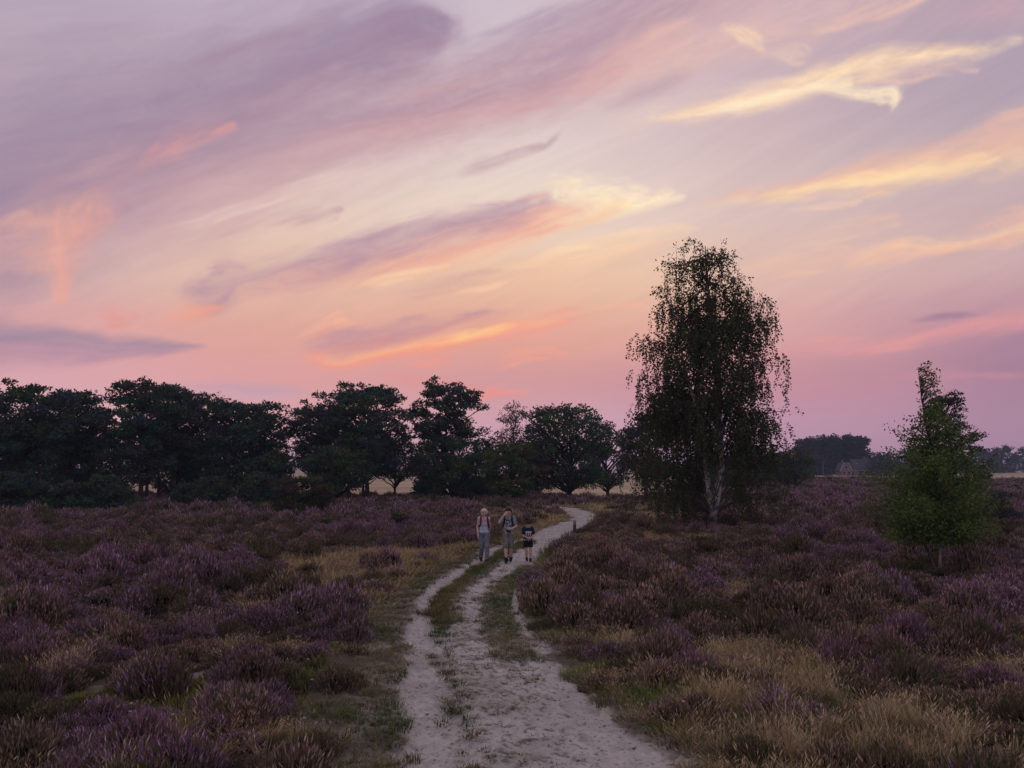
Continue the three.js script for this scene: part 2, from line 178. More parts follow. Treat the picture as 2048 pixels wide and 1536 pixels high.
  strand([[11.62, 16.41, 0.2, 0], [14.76, 16.69, 0.4, 0.6], [17.83, 16.92, 0.5, 0.85], [21.09, 17.19, 0.75, 0.9], [24.23, 17.53, 0.95, 0.9], [27.48, 17.63, 1.1, 0.85], [30.57, 17.95, 1.2, 0.8], [33.97, 18.49, 1.2, 0.5], [36.7, 18.92, 1, 0]], [234, 184, 168], [248, 206, 170], { fray: 0.55, warp: 0.6, seed: 80 });
  strand([[15.38, 16.65, 0.1, 0], [19.03, 17.05, 0.2, 0.7], [21.96, 17.21, 0.3, 0.8], [23.92, 16.97, 0.4, 1], [25.58, 17.04, 0.3, 0.8], [27.72, 17.24, 0.3, 0.6], [29.54, 17.45, 0.2, 0]], [255, 216, 172], [255, 221, 178], { fray: 0.5, warp: 0.5, seed: 81 });
  strand([[26.98, 18.4, 0.4, 0.1], [28.84, 18.86, 0.7, 0.65], [30.86, 18.78, 0.8, 0.65], [33.52, 18.71, 0.7, 0]], [226, 180, 174], [230, 182, 172], { fray: 0.9, warp: 1, seed: 82 });
  strand([[16.88, 15.69, 0.06, 0], [19.28, 15.78, 0.12, 0.55], [21.91, 15.88, 0.1, 0]], [238, 200, 184], [238, 198, 182], { fray: 0.5, seed: 83 });
  strand([[21.18, 11.73, 0.3, 0], [22.34, 12.37, 0.6, 0.7], [24.04, 12.81, 0.65, 0.9], [25.67, 12.82, 0.4, 0.8], [27.52, 12.87, 0.35, 0.85], [29.58, 13.05, 0.5, 0.9], [31.56, 13.34, 0.5, 0.7], [34.15, 13.5, 0.4, 0]], [244, 202, 170], [238, 186, 166], { fray: 0.85, warp: 0.6, seed: 84 });
  strand([[27.28, 13.32, 0.3, 0], [29.62, 13.88, 0.5, 0.6], [31.83, 13.9, 0.5, 0.5], [33.71, 13.83, 0.4, 0]], [236, 186, 170], [236, 182, 166], { fray: 0.8, seed: 85 });
  strand([[14.64, 11.69, 0.3, 0], [17.69, 12.43, 0.6, 0.45], [21.22, 12.62, 0.6, 0.45], [23.47, 12.57, 0.3, 0]], [236, 190, 170], [232, 182, 168], { fray: 0.8, seed: 86 });
  strand([[17.13, 13.68, 0.3, 0], [20.7, 14.29, 0.5, 0.35], [24.1, 14.54, 0.4, 0]], [234, 196, 180], [230, 190, 178], { fray: 0.9, seed: 87 });
  strand([[4.11, 9.97, 0.06, 0], [6.39, 10.35, 0.12, 0.6], [8.64, 10.55, 0.08, 0]], [244, 184, 164], [240, 178, 162], { fray: 0.5, seed: 88 });
  // the same kind of strands all round, dimmer and cooler away from the sunset
  const rs = rng(5);
  for (let k = 0; k < 46; k++) {
    const az = 38 + rs() * 284, el = 4 + rs() ** 1.3 * 48, L = 8 + rs() * 16, w = 0.6 + rs() * 1.8, far = Math.abs(az - 180) < 100 ? 1 : 0.4, tilt = 0.3 + rs() * 0.15, a = 0.35 + rs() * 0.4, up = rs() < 0.5;
    const c = up ? [lerp(226, 176, far), lerp(178, 152, far), lerp(174, 172, far)] : [lerp(172, 142, far), lerp(146, 130, far), lerp(168, 158, far)];
    strand([[az - L, el - L * tilt, w * 0.4, 0], [az - L * 0.3, el - L * 0.3 * tilt, w, a], [az + L * 0.4, el + L * 0.3 * tilt, w, a], [az + L, el + L * tilt * 0.8, w * 0.4, 0]].map((p) => [p[0], Math.max(1, p[1]), p[2], p[3]]), c, c, { fray: 0.8, warp: 1, seed: 100 + k });
  }
  // fine fibres of high ice cloud through the whole sky, drawn out along the wind
  for (let r = H / 2; r < H * 0.9; r++) for (let ci = 0; ci < W; ci++) {
    const az = ((ci + 0.5) / W) * 360 - 180, el = ((r + 0.5) / H) * 180 - 90, da = az * 0.936 + el * 0.352, db = el * 0.936 - az * 0.352, edge = Math.min(1, (180 - Math.abs(az)) / 6), low = smooth(3, 12, el);
    const b = db + 0.5 * nSky(da * 0.06, db * 0.2), f = (0.6 * nSky(da * 0.075, b * 0.8) + 0.4 * nSky(da * 0.16 + 9, b * 2.1)) * edge * low, i = (r * W + ci) * 3;
    buf[i] += 4 + 4 * f; buf[i + 1] += 4 + 3.4 * f; buf[i + 2] += -1 + 2.6 * f;
  }
  for (let r = 0; r < H; r++) for (let ci = 0; ci < W; ci++) {
    const az = ((ci + 0.5) / W) * 360 - 180, o = (r * W + Math.min(W - 1, Math.floor(colOf(az)))) * 4, i = (r * W + ci) * 3;
    for (let q = 0; q < 3; q++) px[o + q] = lin8(clamp(buf[i + q], 0, 255));
    px[o + 3] = 1;
  }
  const t = new THREE.DataTexture(px, W, H, THREE.RGBAFormat, THREE.FloatType);
  t.mapping = THREE.EquirectangularReflectionMapping; t.magFilter = THREE.LinearFilter; t.needsUpdate = true;
  return t;
})();
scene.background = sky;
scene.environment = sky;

// the last of the sun, low ahead and slightly right, spread wide through the evening air
const sun = new THREE.DirectionalLight(new THREE.Color(1, 0.72, 0.55), 0.12);
sun.position.set(12, 5, -100); sun.target.position.set(0, 0, 0); sun.shadow.radius = 40; sun.castShadow = true;
sun.shadow.mapSize.set(2048, 2048);
Object.assign(sun.shadow.camera, { left: -90, right: 90, top: 60, bottom: -60, near: 1, far: 400 });
scene.add(sun, sun.target);

// evening haze
scene.fog = new THREE.FogExp2(new THREE.Color(0.5, 0.62, 0.85), 0.00038);

// ---------------------------------------------------------------- helpers
const col = (r, g, b) => [r, g, b];
function tag(o, label, category, group, kind) { if (label) o.userData.label = label; if (category) o.userData.category = category; if (group) o.userData.group = group; if (kind) o.userData.kind = kind; return o; }
const used = {};
function numbered(name) { const n = (used[name] = (used[name] ?? -1) + 1); return n ? name + '_' + String(n).padStart(3, '0') : name; }
function top(name, o = new THREE.Group()) { o.name = numbered(name); scene.add(o); return o; }
function part(parent, name, geometry, material) { const m = new THREE.Mesh(geometry, material); m.name = name; m.castShadow = m.receiveShadow = true; parent.add(m); return m; }
const matte = (o = {}) => new THREE.MeshPhysicalMaterial({ roughness: 0.95, specularIntensity: 0.25, side: THREE.DoubleSide, ...o });
// A growing list of triangles with a colour per vertex.
class Tris {
  constructor() { this.p = []; this.c = []; this.i = []; }
  v(x, y, z, c) { this.p.push(x, y, z); this.c.push(c[0], c[1], c[2]); return this.p.length / 3 - 1; }
  f(a, b, c) { this.i.push(a, b, c); }
  leaf(x, y, z, ax, ay, az, len, wid, rnd, c, fold = 0.25) { // a pointed leaf from (x,y,z) along (ax,ay,az)
    const q = rnd() * 6.283, ux = Math.cos(q), uy = (rnd() - 0.5) * 1.2, uz = Math.sin(q);
    let bx = ay * uz - az * uy, by = az * ux - ax * uz, bz = ax * uy - ay * ux; const m = wid / (Math.hypot(bx, by, bz) || 1); bx *= m; by *= m; bz *= m;
    let cx = ay * bz - az * by, cy = az * bx - ax * bz, cz = ax * by - ay * bx; const h = 0.45 * len;
    cx *= fold; cy *= fold; cz *= fold;
    const a = this.v(x, y, z, c), b = this.v(x + ax * h + bx + cx, y + ay * h + by + cy, z + az * h + bz + cz, c), d = this.v(x + ax * len, y + ay * len, z + az * len, c), e = this.v(x + ax * h - bx + cx, y + ay * h - by + cy, z + az * h - bz + cz, c);
    this.f(a, b, d); this.f(a, d, e);
  }
  blade(x, y, z, dx, dz, h, w, bend, c0, c1, segs = 3) { // a grass blade that arches over towards (dx, dz)
    const wx = -dz * w, wz = dx * w; let l = -1, r = -1;
    for (let k = 0; k <= segs; k++) {
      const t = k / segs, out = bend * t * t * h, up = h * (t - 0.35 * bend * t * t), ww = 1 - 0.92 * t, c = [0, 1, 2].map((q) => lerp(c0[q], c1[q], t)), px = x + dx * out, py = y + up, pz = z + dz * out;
      if (k === segs) { const a = this.v(px, py, pz, c); this.f(l, r, a); } else { const a = this.v(px - wx * ww, py, pz - wz * ww, c), b = this.v(px + wx * ww, py, pz + wz * ww, c); if (k) { this.f(l, r, b); this.f(l, b, a); } l = a; r = b; }
    }
  }
  tube(pts, radii, sides, c, wob = 0) { // tapered tube through points
    const P = pts.map((p) => new THREE.Vector3(...p)), up = new THREE.Vector3(), n = new THREE.Vector3(), b = new THREE.Vector3(); let prev = -1;
    for (let k = 0; k < P.length; k++) {
      const t = P[Math.min(k + 1, P.length - 1)].clone().sub(P[Math.max(k - 1, 0)]).normalize(); up.set(0.31, 0.2, 0.93); if (Math.abs(t.dot(up)) > 0.9) up.set(1, 0, 0);
      n.crossVectors(t, up).normalize(); b.crossVectors(t, n);
      const first = this.p.length / 3;
      for (let s = 0; s < sides; s++) {
        const a = s / sides * 6.2832, rr = radii[k] * (1 + wob * n3(P[k].x * 2 + Math.cos(a), P[k].y * 1.5, P[k].z * 2 + Math.sin(a))), cc = typeof c === 'function' ? c(P[k], a) : c;
        this.v(P[k].x + (n.x * Math.cos(a) + b.x * Math.sin(a)) * rr, P[k].y + (n.y * Math.cos(a) + b.y * Math.sin(a)) * rr, P[k].z + (n.z * Math.cos(a) + b.z * Math.sin(a)) * rr, cc);
      }
      if (k) for (let s = 0; s < sides; s++) { const s2 = (s + 1) % sides; this.f(prev + s, prev + s2, first + s2); this.f(prev + s, first + s2, first + s); }
      prev = first;
    }
  }
  geo(smoothNormals = false) {
    const g = new THREE.BufferGeometry();
    g.setAttribute('position', new THREE.BufferAttribute(new Float32Array(this.p), 3)); g.setAttribute('color', new THREE.BufferAttribute(new Float32Array(this.c), 3)); g.setIndex(new THREE.BufferAttribute(new Uint32Array(this.i), 1));
    if (smoothNormals) g.computeVertexNormals();
    return g;
  }
}
const leafMat = (through) => matte({ vertexColors: true, flatShading: true, transmission: through, roughness: 1, specularIntensity: 0.12 });
const M = {
  leaf: leafMat(0.3), needle: leafMat(0.05), heather: leafMat(0.12), grass: leafMat(0.2),
  bark: matte({ vertexColors: true, roughness: 1 }),
};

// ---------------------------------------------------------------- the lie of the land
const catmull = (pts, n) => { const out = []; for (let k = 0; k < pts.length - 1; k++) for (let j = 0; j < n; j++) { const t = j / n, a = pts[Math.max(0, k - 1)], b = pts[k], c = pts[k + 1], d = pts[Math.min(pts.length - 1, k + 2)]; out.push([0, 1].map((q) => 0.5 * (2 * b[q] + (c[q] - a[q]) * t + (2 * a[q] - 5 * b[q] + 4 * c[q] - d[q]) * t * t + (3 * b[q] - a[q] - 3 * c[q] + d[q]) * t * t * t))); } out.push(pts[pts.length - 1]); return out; };
const terrain = (x, z) => 0.07 * n2(x / 11, z / 11) + 0.035 * n2(x / 3.7 + 9, z / 3.7) + smooth(60, 140, Math.hypot(x, z)) * 0.25 * n2(x / 60, z / 60);
// left and right edge of the sandy track, from behind the photographer to where it slips away left behind the grass
const edgeL = catmull([[-1.2, 14], [-1.3, 4], [-1.6, -4], [-1.67, -9.21], [-1.94, -10.31], [-2.13, -11.82], [-2.32, -13.87], [-2.5, -15.84], [-2.69, -18.79], [-2.63, -22.19], [-2.32, -25.48], [-1.63, -29.61], [-0.74, -34.03], [0.58, -39.74], [2.09, -46.15], [3.01, -50.91], [3.52, -56.18], [3.36, -61.26], [2.47, -64.94], [0.23, -69.08]], 10);
const edgeR = catmull([[2.9, 14], [2.8, 4], [2.5, -4], [1.74, -9.21], [1.4, -10.13], [1.03, -11.46], [0.78, -13.37], [0.52, -15.4], [0.34, -18.17], [0.31, -21.75], [0.55, -25.84], [1.15, -31.3], [1.95, -36.54], [3.01, -41.25], [4.14, -46.95], [4.9, -52.89], [5.21, -58.61], [4.65, -64.94], [3.09, -69.08], [0.45, -72.8]], 10);
const sandL = catmull([[-0.9, 14], [-0.9, 4], [-1.0, -4], [-1.12, -9.21], [-1.31, -10.7], [-1.6, -13.21], [-1.85, -15.84], [-2.11, -19.11], [-2.14, -22.19], [-1.88, -25.24], [-1.22, -29.61], [-0.54, -33.41], [0.68, -39.45]], 8);
const ring = [...edgeL, ...edgeR.slice().reverse()];
function toLine(line, x, z) { let best = 1e9, s = 0; for (let k = 0; k < line.length - 1; k++) { const [ax, az] = line[k], dx = line[k + 1][0] - ax, dz = line[k + 1][1] - az, q = clamp(((x - ax) * dx + (z - az) * dz) / (dx * dx + dz * dz + 1e-9), 0, 1), d = (x - ax - dx * q) ** 2 + (z - az - dz * q) ** 2; if (d < best) { best = d; s = k + q; } } return [Math.sqrt(best), s / (line.length - 1)]; }
function inRing(x, z) { let c = false; for (let i = 0, j = ring.length - 1; i < ring.length; j = i++) { const [xi, zi] = ring[i], [xj, zj] = ring[j]; if ((zi > z) !== (zj > z) && x < ((xj - xi) * (z - zi)) / (zj - zi) + xi) c = !c; } return c; }
// metres outside the track (negative inside)
const offTrack = (x, z) => { if (z < -75 || z > 15 || x < -6 || x > 10) return 9; const d = Math.min(toLine(edgeL, x, z)[0], toLine(edgeR, x, z)[0]); return inRing(x, z) ? -d : d; };

// plant cover, patch by patch: [x, z, reach across, reach in depth, kind, strength]
const patches = [
  [-4.08, -27.8, 2.74, 4.49, 'straw', 1], [-2.55, -31.85, 1.26, 3.19, 'straw', 0.8], [-4.89, -19.45, 0.76, 1.8, 'straw', 0.9], [-4.72, -22.19, 1.3, 2.17, 'straw', 0.8], [-6.58, -13.7, 0.44, 0.88, 'straw', 0.8], [-3.29, -9.53, 0.43, 0.75, 'straw', 0.8], [-5.77, -17.59, 0.29, 1.69, 'straw', 0.6],
  [-16.66, -38.61, 4.33, 3.03, 'straw', 0.55], [-8.24, -34.9, 2.72, 1.79, 'brown', 0.9], [-9.88, -30.95, 2.07, 2.47, 'brown', 0.8], [-4.71, -51.39, 1.72, 3.92, 'brown', 0.7],
  [-2.75, -22.19, 0.74, 3.67, 'straw', 0.8], [1.15, -24.13, 0.4, 4.38, 'straw', 0.5], [1.21, -46.95, 1.86, 11.12, 'straw', 1], [-0.42, -53.94, 2.14, 9.39, 'straw', 0.8], [7.23, -59.91, 4.35, 13.17, 'straw', 0.9], [5.75, -36.06, 3.07, 5.11, 'straw', 0.75], [3.49, -27.8, 1.1, 2.71, 'straw', 0.5], [11.97, -36.06, 1.43, 4.11, 'straw', 0.5], [13.54, -25.24, 1.16, 5.73, 'straw', 0.6],
  [2.57, -10.31, 1.26, 1.7, 'straw', 0.78], [4.13, -12.62, 1.06, 1.35, 'straw', 0.6], [4.03, -9.78, 0.76, 1.21, 'straw', 0.75], [2.05, -11.82, 0.46, 1.18, 'straw', 0.7], [5.62, -21.33, 0.84, 1.58, 'straw', 0.5], [7.47, -17.88, 1.05, 1.39, 'straw', 0.4], [3.35, -19.8, 0.66, 2.15, 'brown', 0.8], [3.98, -15.84, 1.05, 1.83, 'brown', 0.9], [7.12, -20.53, 1.36, 2.32, 'brown', 0.7], [5.68, -11.82, 0.78, 1.51, 'brown', 0.6], [1.55, -22.19, 0.74, 2.72, 'brown', 0.8],
  [-4.59, -11.58, 0.38, 0.67, 'moss', 1], [1.26, -12.08, 0.3, 0.83, 'green', 1], [1.11, -13.87, 0.31, 1.25, 'moss', 0.9], [2.18, -9.62, 0.31, 0.55, 'green', 0.8], [3.14, -10.7, 0.35, 0.61, 'green', 0.4], [1.84, -10.31, 0.23, 0.49, 'moss', 0.5], [4.34, -11.23, 0.37, 0.67, 'green', 0.7], [1.35, -10.91, 0.24, 0.59, 'green', 0.6],
  [-5, -12.76, 0.42, 0.29, 'bare', 1], [-8, -16.4, 0.36, 0.68, 'bare', 0.9], [-3.84, -13.87, 0.53, 0.28, 'bare', 0.7], [-6.08, -23.61, 0.52, 0.81, 'bare', 0.6], [-2.58, -15.4, 0.2, 2.63, 'bare', 0.9], [-2.08, -11.35, 0.15, 1.88, 'bare', 0.9], [5.1, -30.95, 0.69, 0.88, 'bare', 0.6],
  [-11.06, -23.61, 2.88, 4.18, 'purple', 0.9], [-8.35, -15.4, 0.68, 1.46, 'purple', 1], [-5.89, -15.4, 0.93, 1.73, 'purple', 0.9], [-3.19, -11.12, 0.67, 0.97, 'purple', 1], [-3.53, -19.11, 0.74, 2.7, 'purple', 1], [-7.32, -20.53, 1.36, 3.13, 'purple', 0.9], [-19.2, -37.29, 2.49, 3.61, 'purple', 0.7], [-6.12, -41.56, 2.78, 4.5, 'purple', 0.8], [-5.37, -17.88, 0.59, 1.75, 'purple', 0.6], [-4.98, -9.78, 0.48, 0.68, 'purple', 0.5], [-3.23, -13.87, 0.61, 1.39, 'purple', 0.55],
  [2.93, -15.84, 0.52, 1.83, 'purple', 1], [11.32, -30.09, 2.18, 3.7, 'purple', 1], [11.81, -36.79, 1.23, 3, 'purple', 1], [9.64, -19.45, 1.18, 2.79, 'purple', 0.9], [4.92, -21.33, 1.06, 2.34, 'purple', 0.5], [23.29, -43.21, 1.93, 7.05, 'purple', 0.8], [2.57, -27.8, 0.46, 3.44, 'purple', 0.6], [31.18, -71.83, 8.84, 28.19, 'purple', 0.6], [4.42, -14.98, 0.5, 1.22, 'purple', 0.4],
];
function cover(x, z) {
  const w = { purple: 0, brown: 0, straw: 0, moss: 0, green: 0, bare: 0 };
  const wx = x + 0.9 * n2(x / 2.3, z / 2.3 + 5), wz = z + 1.3 * n2(x / 2.7 + 3, z / 2.7);
  for (const [px, pz, rx, rz, kind, s] of patches) { const dx = (wx - px) / rx, dz = (wz - pz) / rz, d = dx * dx + dz * dz; if (d < 2.2) w[kind] = Math.max(w[kind], s * (1 - smooth(0.35, 2.2, d))); }
  return w;
}
const heathEnd = (x) => (x < 12 ? 92 - 6 * smooth(-10, 12, x) + 3 * n2(x / 9, 3) : lerp(92, 215, smooth(12, 55, x)) + 12 * n2(x / 30, 7)); // metres ahead at which heath gives way to the dry meadow

// ground: one sheet out to the horizon
{
  const N = 300, t = new Tris(), f = (k) => 3.2 * Math.sinh(lerp(-6.9, 6.9, k / N)), zc = (k) => -14 + f(k), base = t.p.length;
  const soil = [0.055, 0.043, 0.034], litter = [0.075, 0.062, 0.045], meadow = [0.44, 0.34, 0.22], sandy = [0.2, 0.175, 0.155];
  for (let a = 0; a <= N; a++) for (let b = 0; b <= N; b++) {
    const x = f(b), z = zc(a), far = Math.max(smooth(heathEnd(x) - 2, heathEnd(x) + 4, -z), smooth(260, 300, Math.hypot(x, z))), n = 0.5 + 0.5 * fbm(x / 1.7, z / 1.7, 3), off = offTrack(x, z), bare = cover(x, z).bare;
    const q = Math.max(bare, (1 - smooth(0, 0.5, off)) * 0.8), strip = 0.85 + 0.3 * n2(x / 40, z / 9);
    const c = [0, 1, 2].map((k) => lerp(lerp(lerp(soil[k], litter[k], n), sandy[k], q), meadow[k] * strip, far));
    t.v(x, terrain(x, z) - 0.02 - 0.2 * (1 - smooth(0.45, 1.3, off)), z, c);
  }
  for (let a = 0; a < N; a++) for (let b = 0; b < N; b++) { const i = a * (N + 1) + b; t.f(i, i + N + 1, i + 1); t.f(i + 1, i + N + 1, i + N + 2); }
  const g = top('ground', new THREE.Mesh(t.geo(true), matte({ vertexColors: true }))); g.receiveShadow = true;
  tag(g, 'dark peaty heath soil with pale dry meadow beyond', 'ground', null, 'structure');
}
// sand: grain and small stones as a tiling texture, footprints and ruts as relief
const sandTex = (() => {
  const S = 512, d = new Uint8Array(S * S * 4), h = new Uint8Array(S * S * 4), r = rng(31), grit = new Float32Array(S * S);
  for (let i = 0; i < 9000; i++) { const x = (r() * S) | 0, y = (r() * S) | 0, k = r() < 0.6 ? -0.9 * r() : 0.3 * r(), R = r() < 0.55 ? 1 : r() < 0.85 ? 2 : 3; for (let a = -R; a <= R; a++) for (let b = -R; b <= R; b++) if (a * a + b * b <= R * R) grit[((y + a + S) % S) * S + ((x + b + S) % S)] += k; }
  const tau = (6.2832 / S);
  for (let y = 0; y < S; y++) for (let x = 0; x < S; x++) {
    const i = y * S + x, cx = Math.cos(x * tau), sx = Math.sin(x * tau), cy = Math.cos(y * tau), sy = Math.sin(y * tau);
    const m = 0.5 * n3(cx * 2.2 + 3, sx * 2.2 + cy * 2.2, sy * 2.2) + 0.35 * n3(cx * 6, sx * 6 + cy * 6, sy * 6 + 4) + 0.3 * n3(cx * 15, sx * 15 + cy * 15, sy * 15 + 9), v = clamp(0.84 + 0.1 * m + 0.42 * grit[i] + 0.1 * (r() - 0.5), 0.2, 1);
    d[i * 4] = 255 * v; d[i * 4 + 1] = 253 * v; d[i * 4 + 2] = 252 * v; d[i * 4 + 3] = 255;
    const b = clamp(0.5 + 0.22 * m + 0.25 * grit[i] + 0.1 * (r() - 0.5), 0, 1) * 255; h[i * 4] = h[i * 4 + 1] = h[i * 4 + 2] = b; h[i * 4 + 3] = 255;
  }
  const mk = (a) => { const t = new THREE.DataTexture(a, S, S); t.wrapS = t.wrapT = THREE.RepeatWrapping; t.magFilter = THREE.LinearFilter; t.repeat.set(0.23, 0.23); t.needsUpdate = true; return t; };
  return { map: mk(d), bump: mk(h) };
})();
// footprints pressed into the sand: metres of depth at a point
const step = (i, j, k) => { const v = Math.sin(i * 127.1 + j * 311.7 + k * 74.7) * 43758.5453; return v - Math.floor(v); };
function footprints(x, z) {
  let d = 0; const C = 0.42, ci = Math.floor(x / C), cj = Math.floor(z / C);
  for (let i = ci - 1; i <= ci + 1; i++) for (let j = cj - 1; j <= cj + 1; j++) {
    if (step(i, j, 1) > 0.62) continue;
    const cx = (i + step(i, j, 2)) * C, cz = (j + step(i, j, 3)) * C, a = (step(i, j, 4) - 0.5) * 0.9 + 0.15, u = (x - cx) * Math.cos(a) + (z - cz) * Math.sin(a), v = (z - cz) * Math.cos(a) - (x - cx) * Math.sin(a), e = Math.hypot(u / (0.05 + 0.012 * Math.cos(v * 18)), v / 0.14);
    d += (0.012 + 0.016 * step(i, j, 5)) * (-(1 - smooth(0.55, 1.05, e)) + 0.4 * (1 - smooth(0, 0.35, Math.abs(e - 1.2))));
  }
  return d;
}
const grassLines = [ // [centre line, half width, density, blade height, patchiness]
  [catmull([[0.27, -8.87], [0.04, -10.7], [-0.28, -13.21], [-0.67, -16.3], [-0.96, -20.53]], 6), 0.55, 0.5, 0.045, 0.78],
  [catmull([[-1.29, -17.88], [-1.46, -19.66], [-1.45, -21.16], [-1.31, -23.31], [-1.02, -25.59], [-0.55, -28.98], [-0.07, -32.22], [0.73, -36.54]], 6), 0.31, 1, 0.11, 0.15],
  [catmull([[-0.31, -8.87], [-0.45, -9.78], [-0.62, -10.7], [-0.75, -11.82], [-0.95, -13.21], [-1.13, -14.98], [-1.37, -17.88]], 6), 0.22, 0.85, 0.065, 0.72],
  [catmull([[-0.41, -11.82], [-0.55, -13.53], [-0.67, -15.4], [-0.85, -17.32]], 6), 0.28, 0.6, 0.05, 0.65],
  [catmull([[0.57, -27.11], [0.23, -25.71], [-0.08, -23.82], [-0.32, -21.33], [-0.36, -19.45], [-0.22, -17.32], [-0.06, -15.61], [0.05, -14.29]], 6), 0.36, 1, 0.11, 0.1],
  [catmull([[0.05, -14.29], [-0.1, -13.37], [-0.27, -12.48]], 6), 0.4, 0.6, 0.05, 0.6],
  [catmull([[-1.38, -8.87], [-1.63, -10.7], [-1.91, -12.91], [-2.11, -15.4], [-2.42, -19.11], [-2.44, -22.64], [-2.07, -25.84], [-1.41, -30.09]], 6), 0.34, 0.95, 0.1, 0.35],
  [catmull([[2.23, -31.85], [0.97, -26.46], [0.46, -21.75], [0.44, -18.17]], 6), 0.22, 0.5, 0.1, 0.6],
];
function turf(x, z) { // how thickly short grass covers the track here
  let m = 0, h = 0.08;
  for (const [line, w, dens, hh, patchy] of grassLines) { const [d] = toLine(line, x, z), e = w * (1 + 0.45 * n2(x * 1.3, z * 1.3)), k = dens * (1 - smooth(0.55 * e, 1.1 * e, d)) * (patchy > 0.3 ? smooth(patchy - 0.75, patchy + 0.05, 0.55 * n2(x * 2.1 + 4, z * 2.1) + 0.35 * n2(x * 5, z * 5) + 0.1) : 1); if (k > m) { m = k; h = hh; } }
  return [m, h];
}
{
  const along = 1700, across = 96, t = new Tris(), uv = [];
  const cum = (line) => { const s = [0]; for (let k = 1; k < line.length; k++) s.push(s[k - 1] + Math.hypot(line[k][0] - line[k - 1][0], line[k][1] - line[k - 1][1])); return s; };
  const mid = edgeL.map((p, k) => [(p[0] + edgeR[k][0]) / 2, (p[1] + edgeR[k][1]) / 2]), s = cum(mid), total = s[s.length - 1];
  const at = (line, k, q) => [lerp(line[k][0], line[k + 1][0], q), lerp(line[k][1], line[k + 1][1], q)];
  let k = 0;
  for (let a = 0; a <= along; a++) {
    const d = total * a / along; while (k < s.length - 2 && s[k + 1] < d) k++;
    const q = clamp((d - s[k]) / (s[k + 1] - s[k]), 0, 1), L = at(edgeL, k, q), R = at(edgeR, k, q), wide = Math.hypot(R[0] - L[0], R[1] - L[1]);
    for (let b = 0; b <= across; b++) {
      const grow = 0.75 / wide, v = (b / across) * (1 + 2 * grow) - grow, x = lerp(L[0], R[0], v), z = lerp(L[1], R[1], v), edge = Math.min(v, 1 - v) * wide, bank = 1 - smooth(-0.16, 0.14, edge + 0.22 * n2(x * 1.7, z * 1.7) + 0.1 * n2(x * 5, z * 5));
      const near = -z < 32, [gr] = near ? turf(x, z) : turf(x, z), [dl, sl] = toLine(sandL, x, z), i0 = Math.min(sandL.length - 2, Math.floor(sl * (sandL.length - 1))), ld = sandL[i0 + 1], la = sandL[i0];
      const side = (ld[0] - la[0]) * (z - la[1]) - (ld[1] - la[1]) * (x - la[0]), verge = sl < 0.99 ? smooth(-0.08, 0.14, (side > 0 ? -1 : 1) * dl + 0.1 * n2(x * 2, z * 2)) : 0;
      const foot = footprints(x, z) * (1 - gr) + Math.max(0, n2(x * 3.4 + 2, z * 2.6)) ** 2 * 0.03 + 0.018 * n2(x * 6.5, z * 5.5) + 0.014 * n2(x * 14, z * 13) + 0.005 * n2(x * 31, z * 31);
      const rut = -0.05 * (1 - smooth(0.15, 0.5, Math.abs(dl - 0.42))) * (1 - verge);
      const y = terrain(x, z) + 0.012 + (foot - 0.008) * (verge > 0.5 ? 0.8 : 1) + rut + 0.03 * gr + 0.03 * bank - 0.2 * (1 - smooth(-0.75, -0.5, edge));
      const dirt = smooth(0.12, 0.55, fbm(x * 0.55 + 8, z * 0.4, 4) + 0.22), stain = smooth(0.18, 0.5, fbm(x * 1.9, z * 1.5 + 4, 4)), deb = smooth(0.34, 0.6, 0.7 * n2(x * 6 + 1, z * 3.4) + 0.5 * n2(x * 13, z * 9 + 2));
      const c0 = [0.53, 0.495, 0.465], c1 = [0.44, 0.41, 0.38], humus = [0.12, 0.1, 0.08], vg = [0.3, 0.265, 0.24];
      const c = [0, 1, 2].map((j) => { let w = lerp(c0[j], c1[j], dirt); w = lerp(w, c1[j] * 0.82, stain * 0.6); w = lerp(w, lerp(vg[j], humus[j], smooth(-0.1, 0.4, fbm(x * 1.1 + 3, z * 0.8, 3))), verge); w = lerp(w, humus[j], 0.8 * deb * (verge > 0.5 ? 0.6 : 0.3 + 0.7 * smooth(0.55, 1.1, dl) * (1 - smooth(1.6, 2.2, dl)))); w = lerp(w, humus[j], 0.6 * gr); return lerp(w, [0.085, 0.07, 0.055][j], bank * 0.9); });
      t.v(x, y, z, c); uv.push(x, z);
    }
  }
  for (let a = 0; a < along; a++) for (let b = 0; b < across; b++) { const i = a * (across + 1) + b; t.f(i, i + 1, i + across + 1); t.f(i + 1, i + across + 2, i + across + 1); }
  const g = t.geo(true); g.setAttribute('uv', new THREE.BufferAttribute(new Float32Array(uv), 2));
  const m = top('path', new THREE.Mesh(g, matte({ vertexColors: true, map: sandTex.map, bumpMap: sandTex.bump, bumpScale: 0.035, roughness: 1 }))); m.receiveShadow = true;
  tag(m, 'pale rutted sandy track winding through the heath', 'path', null, 'structure');
}

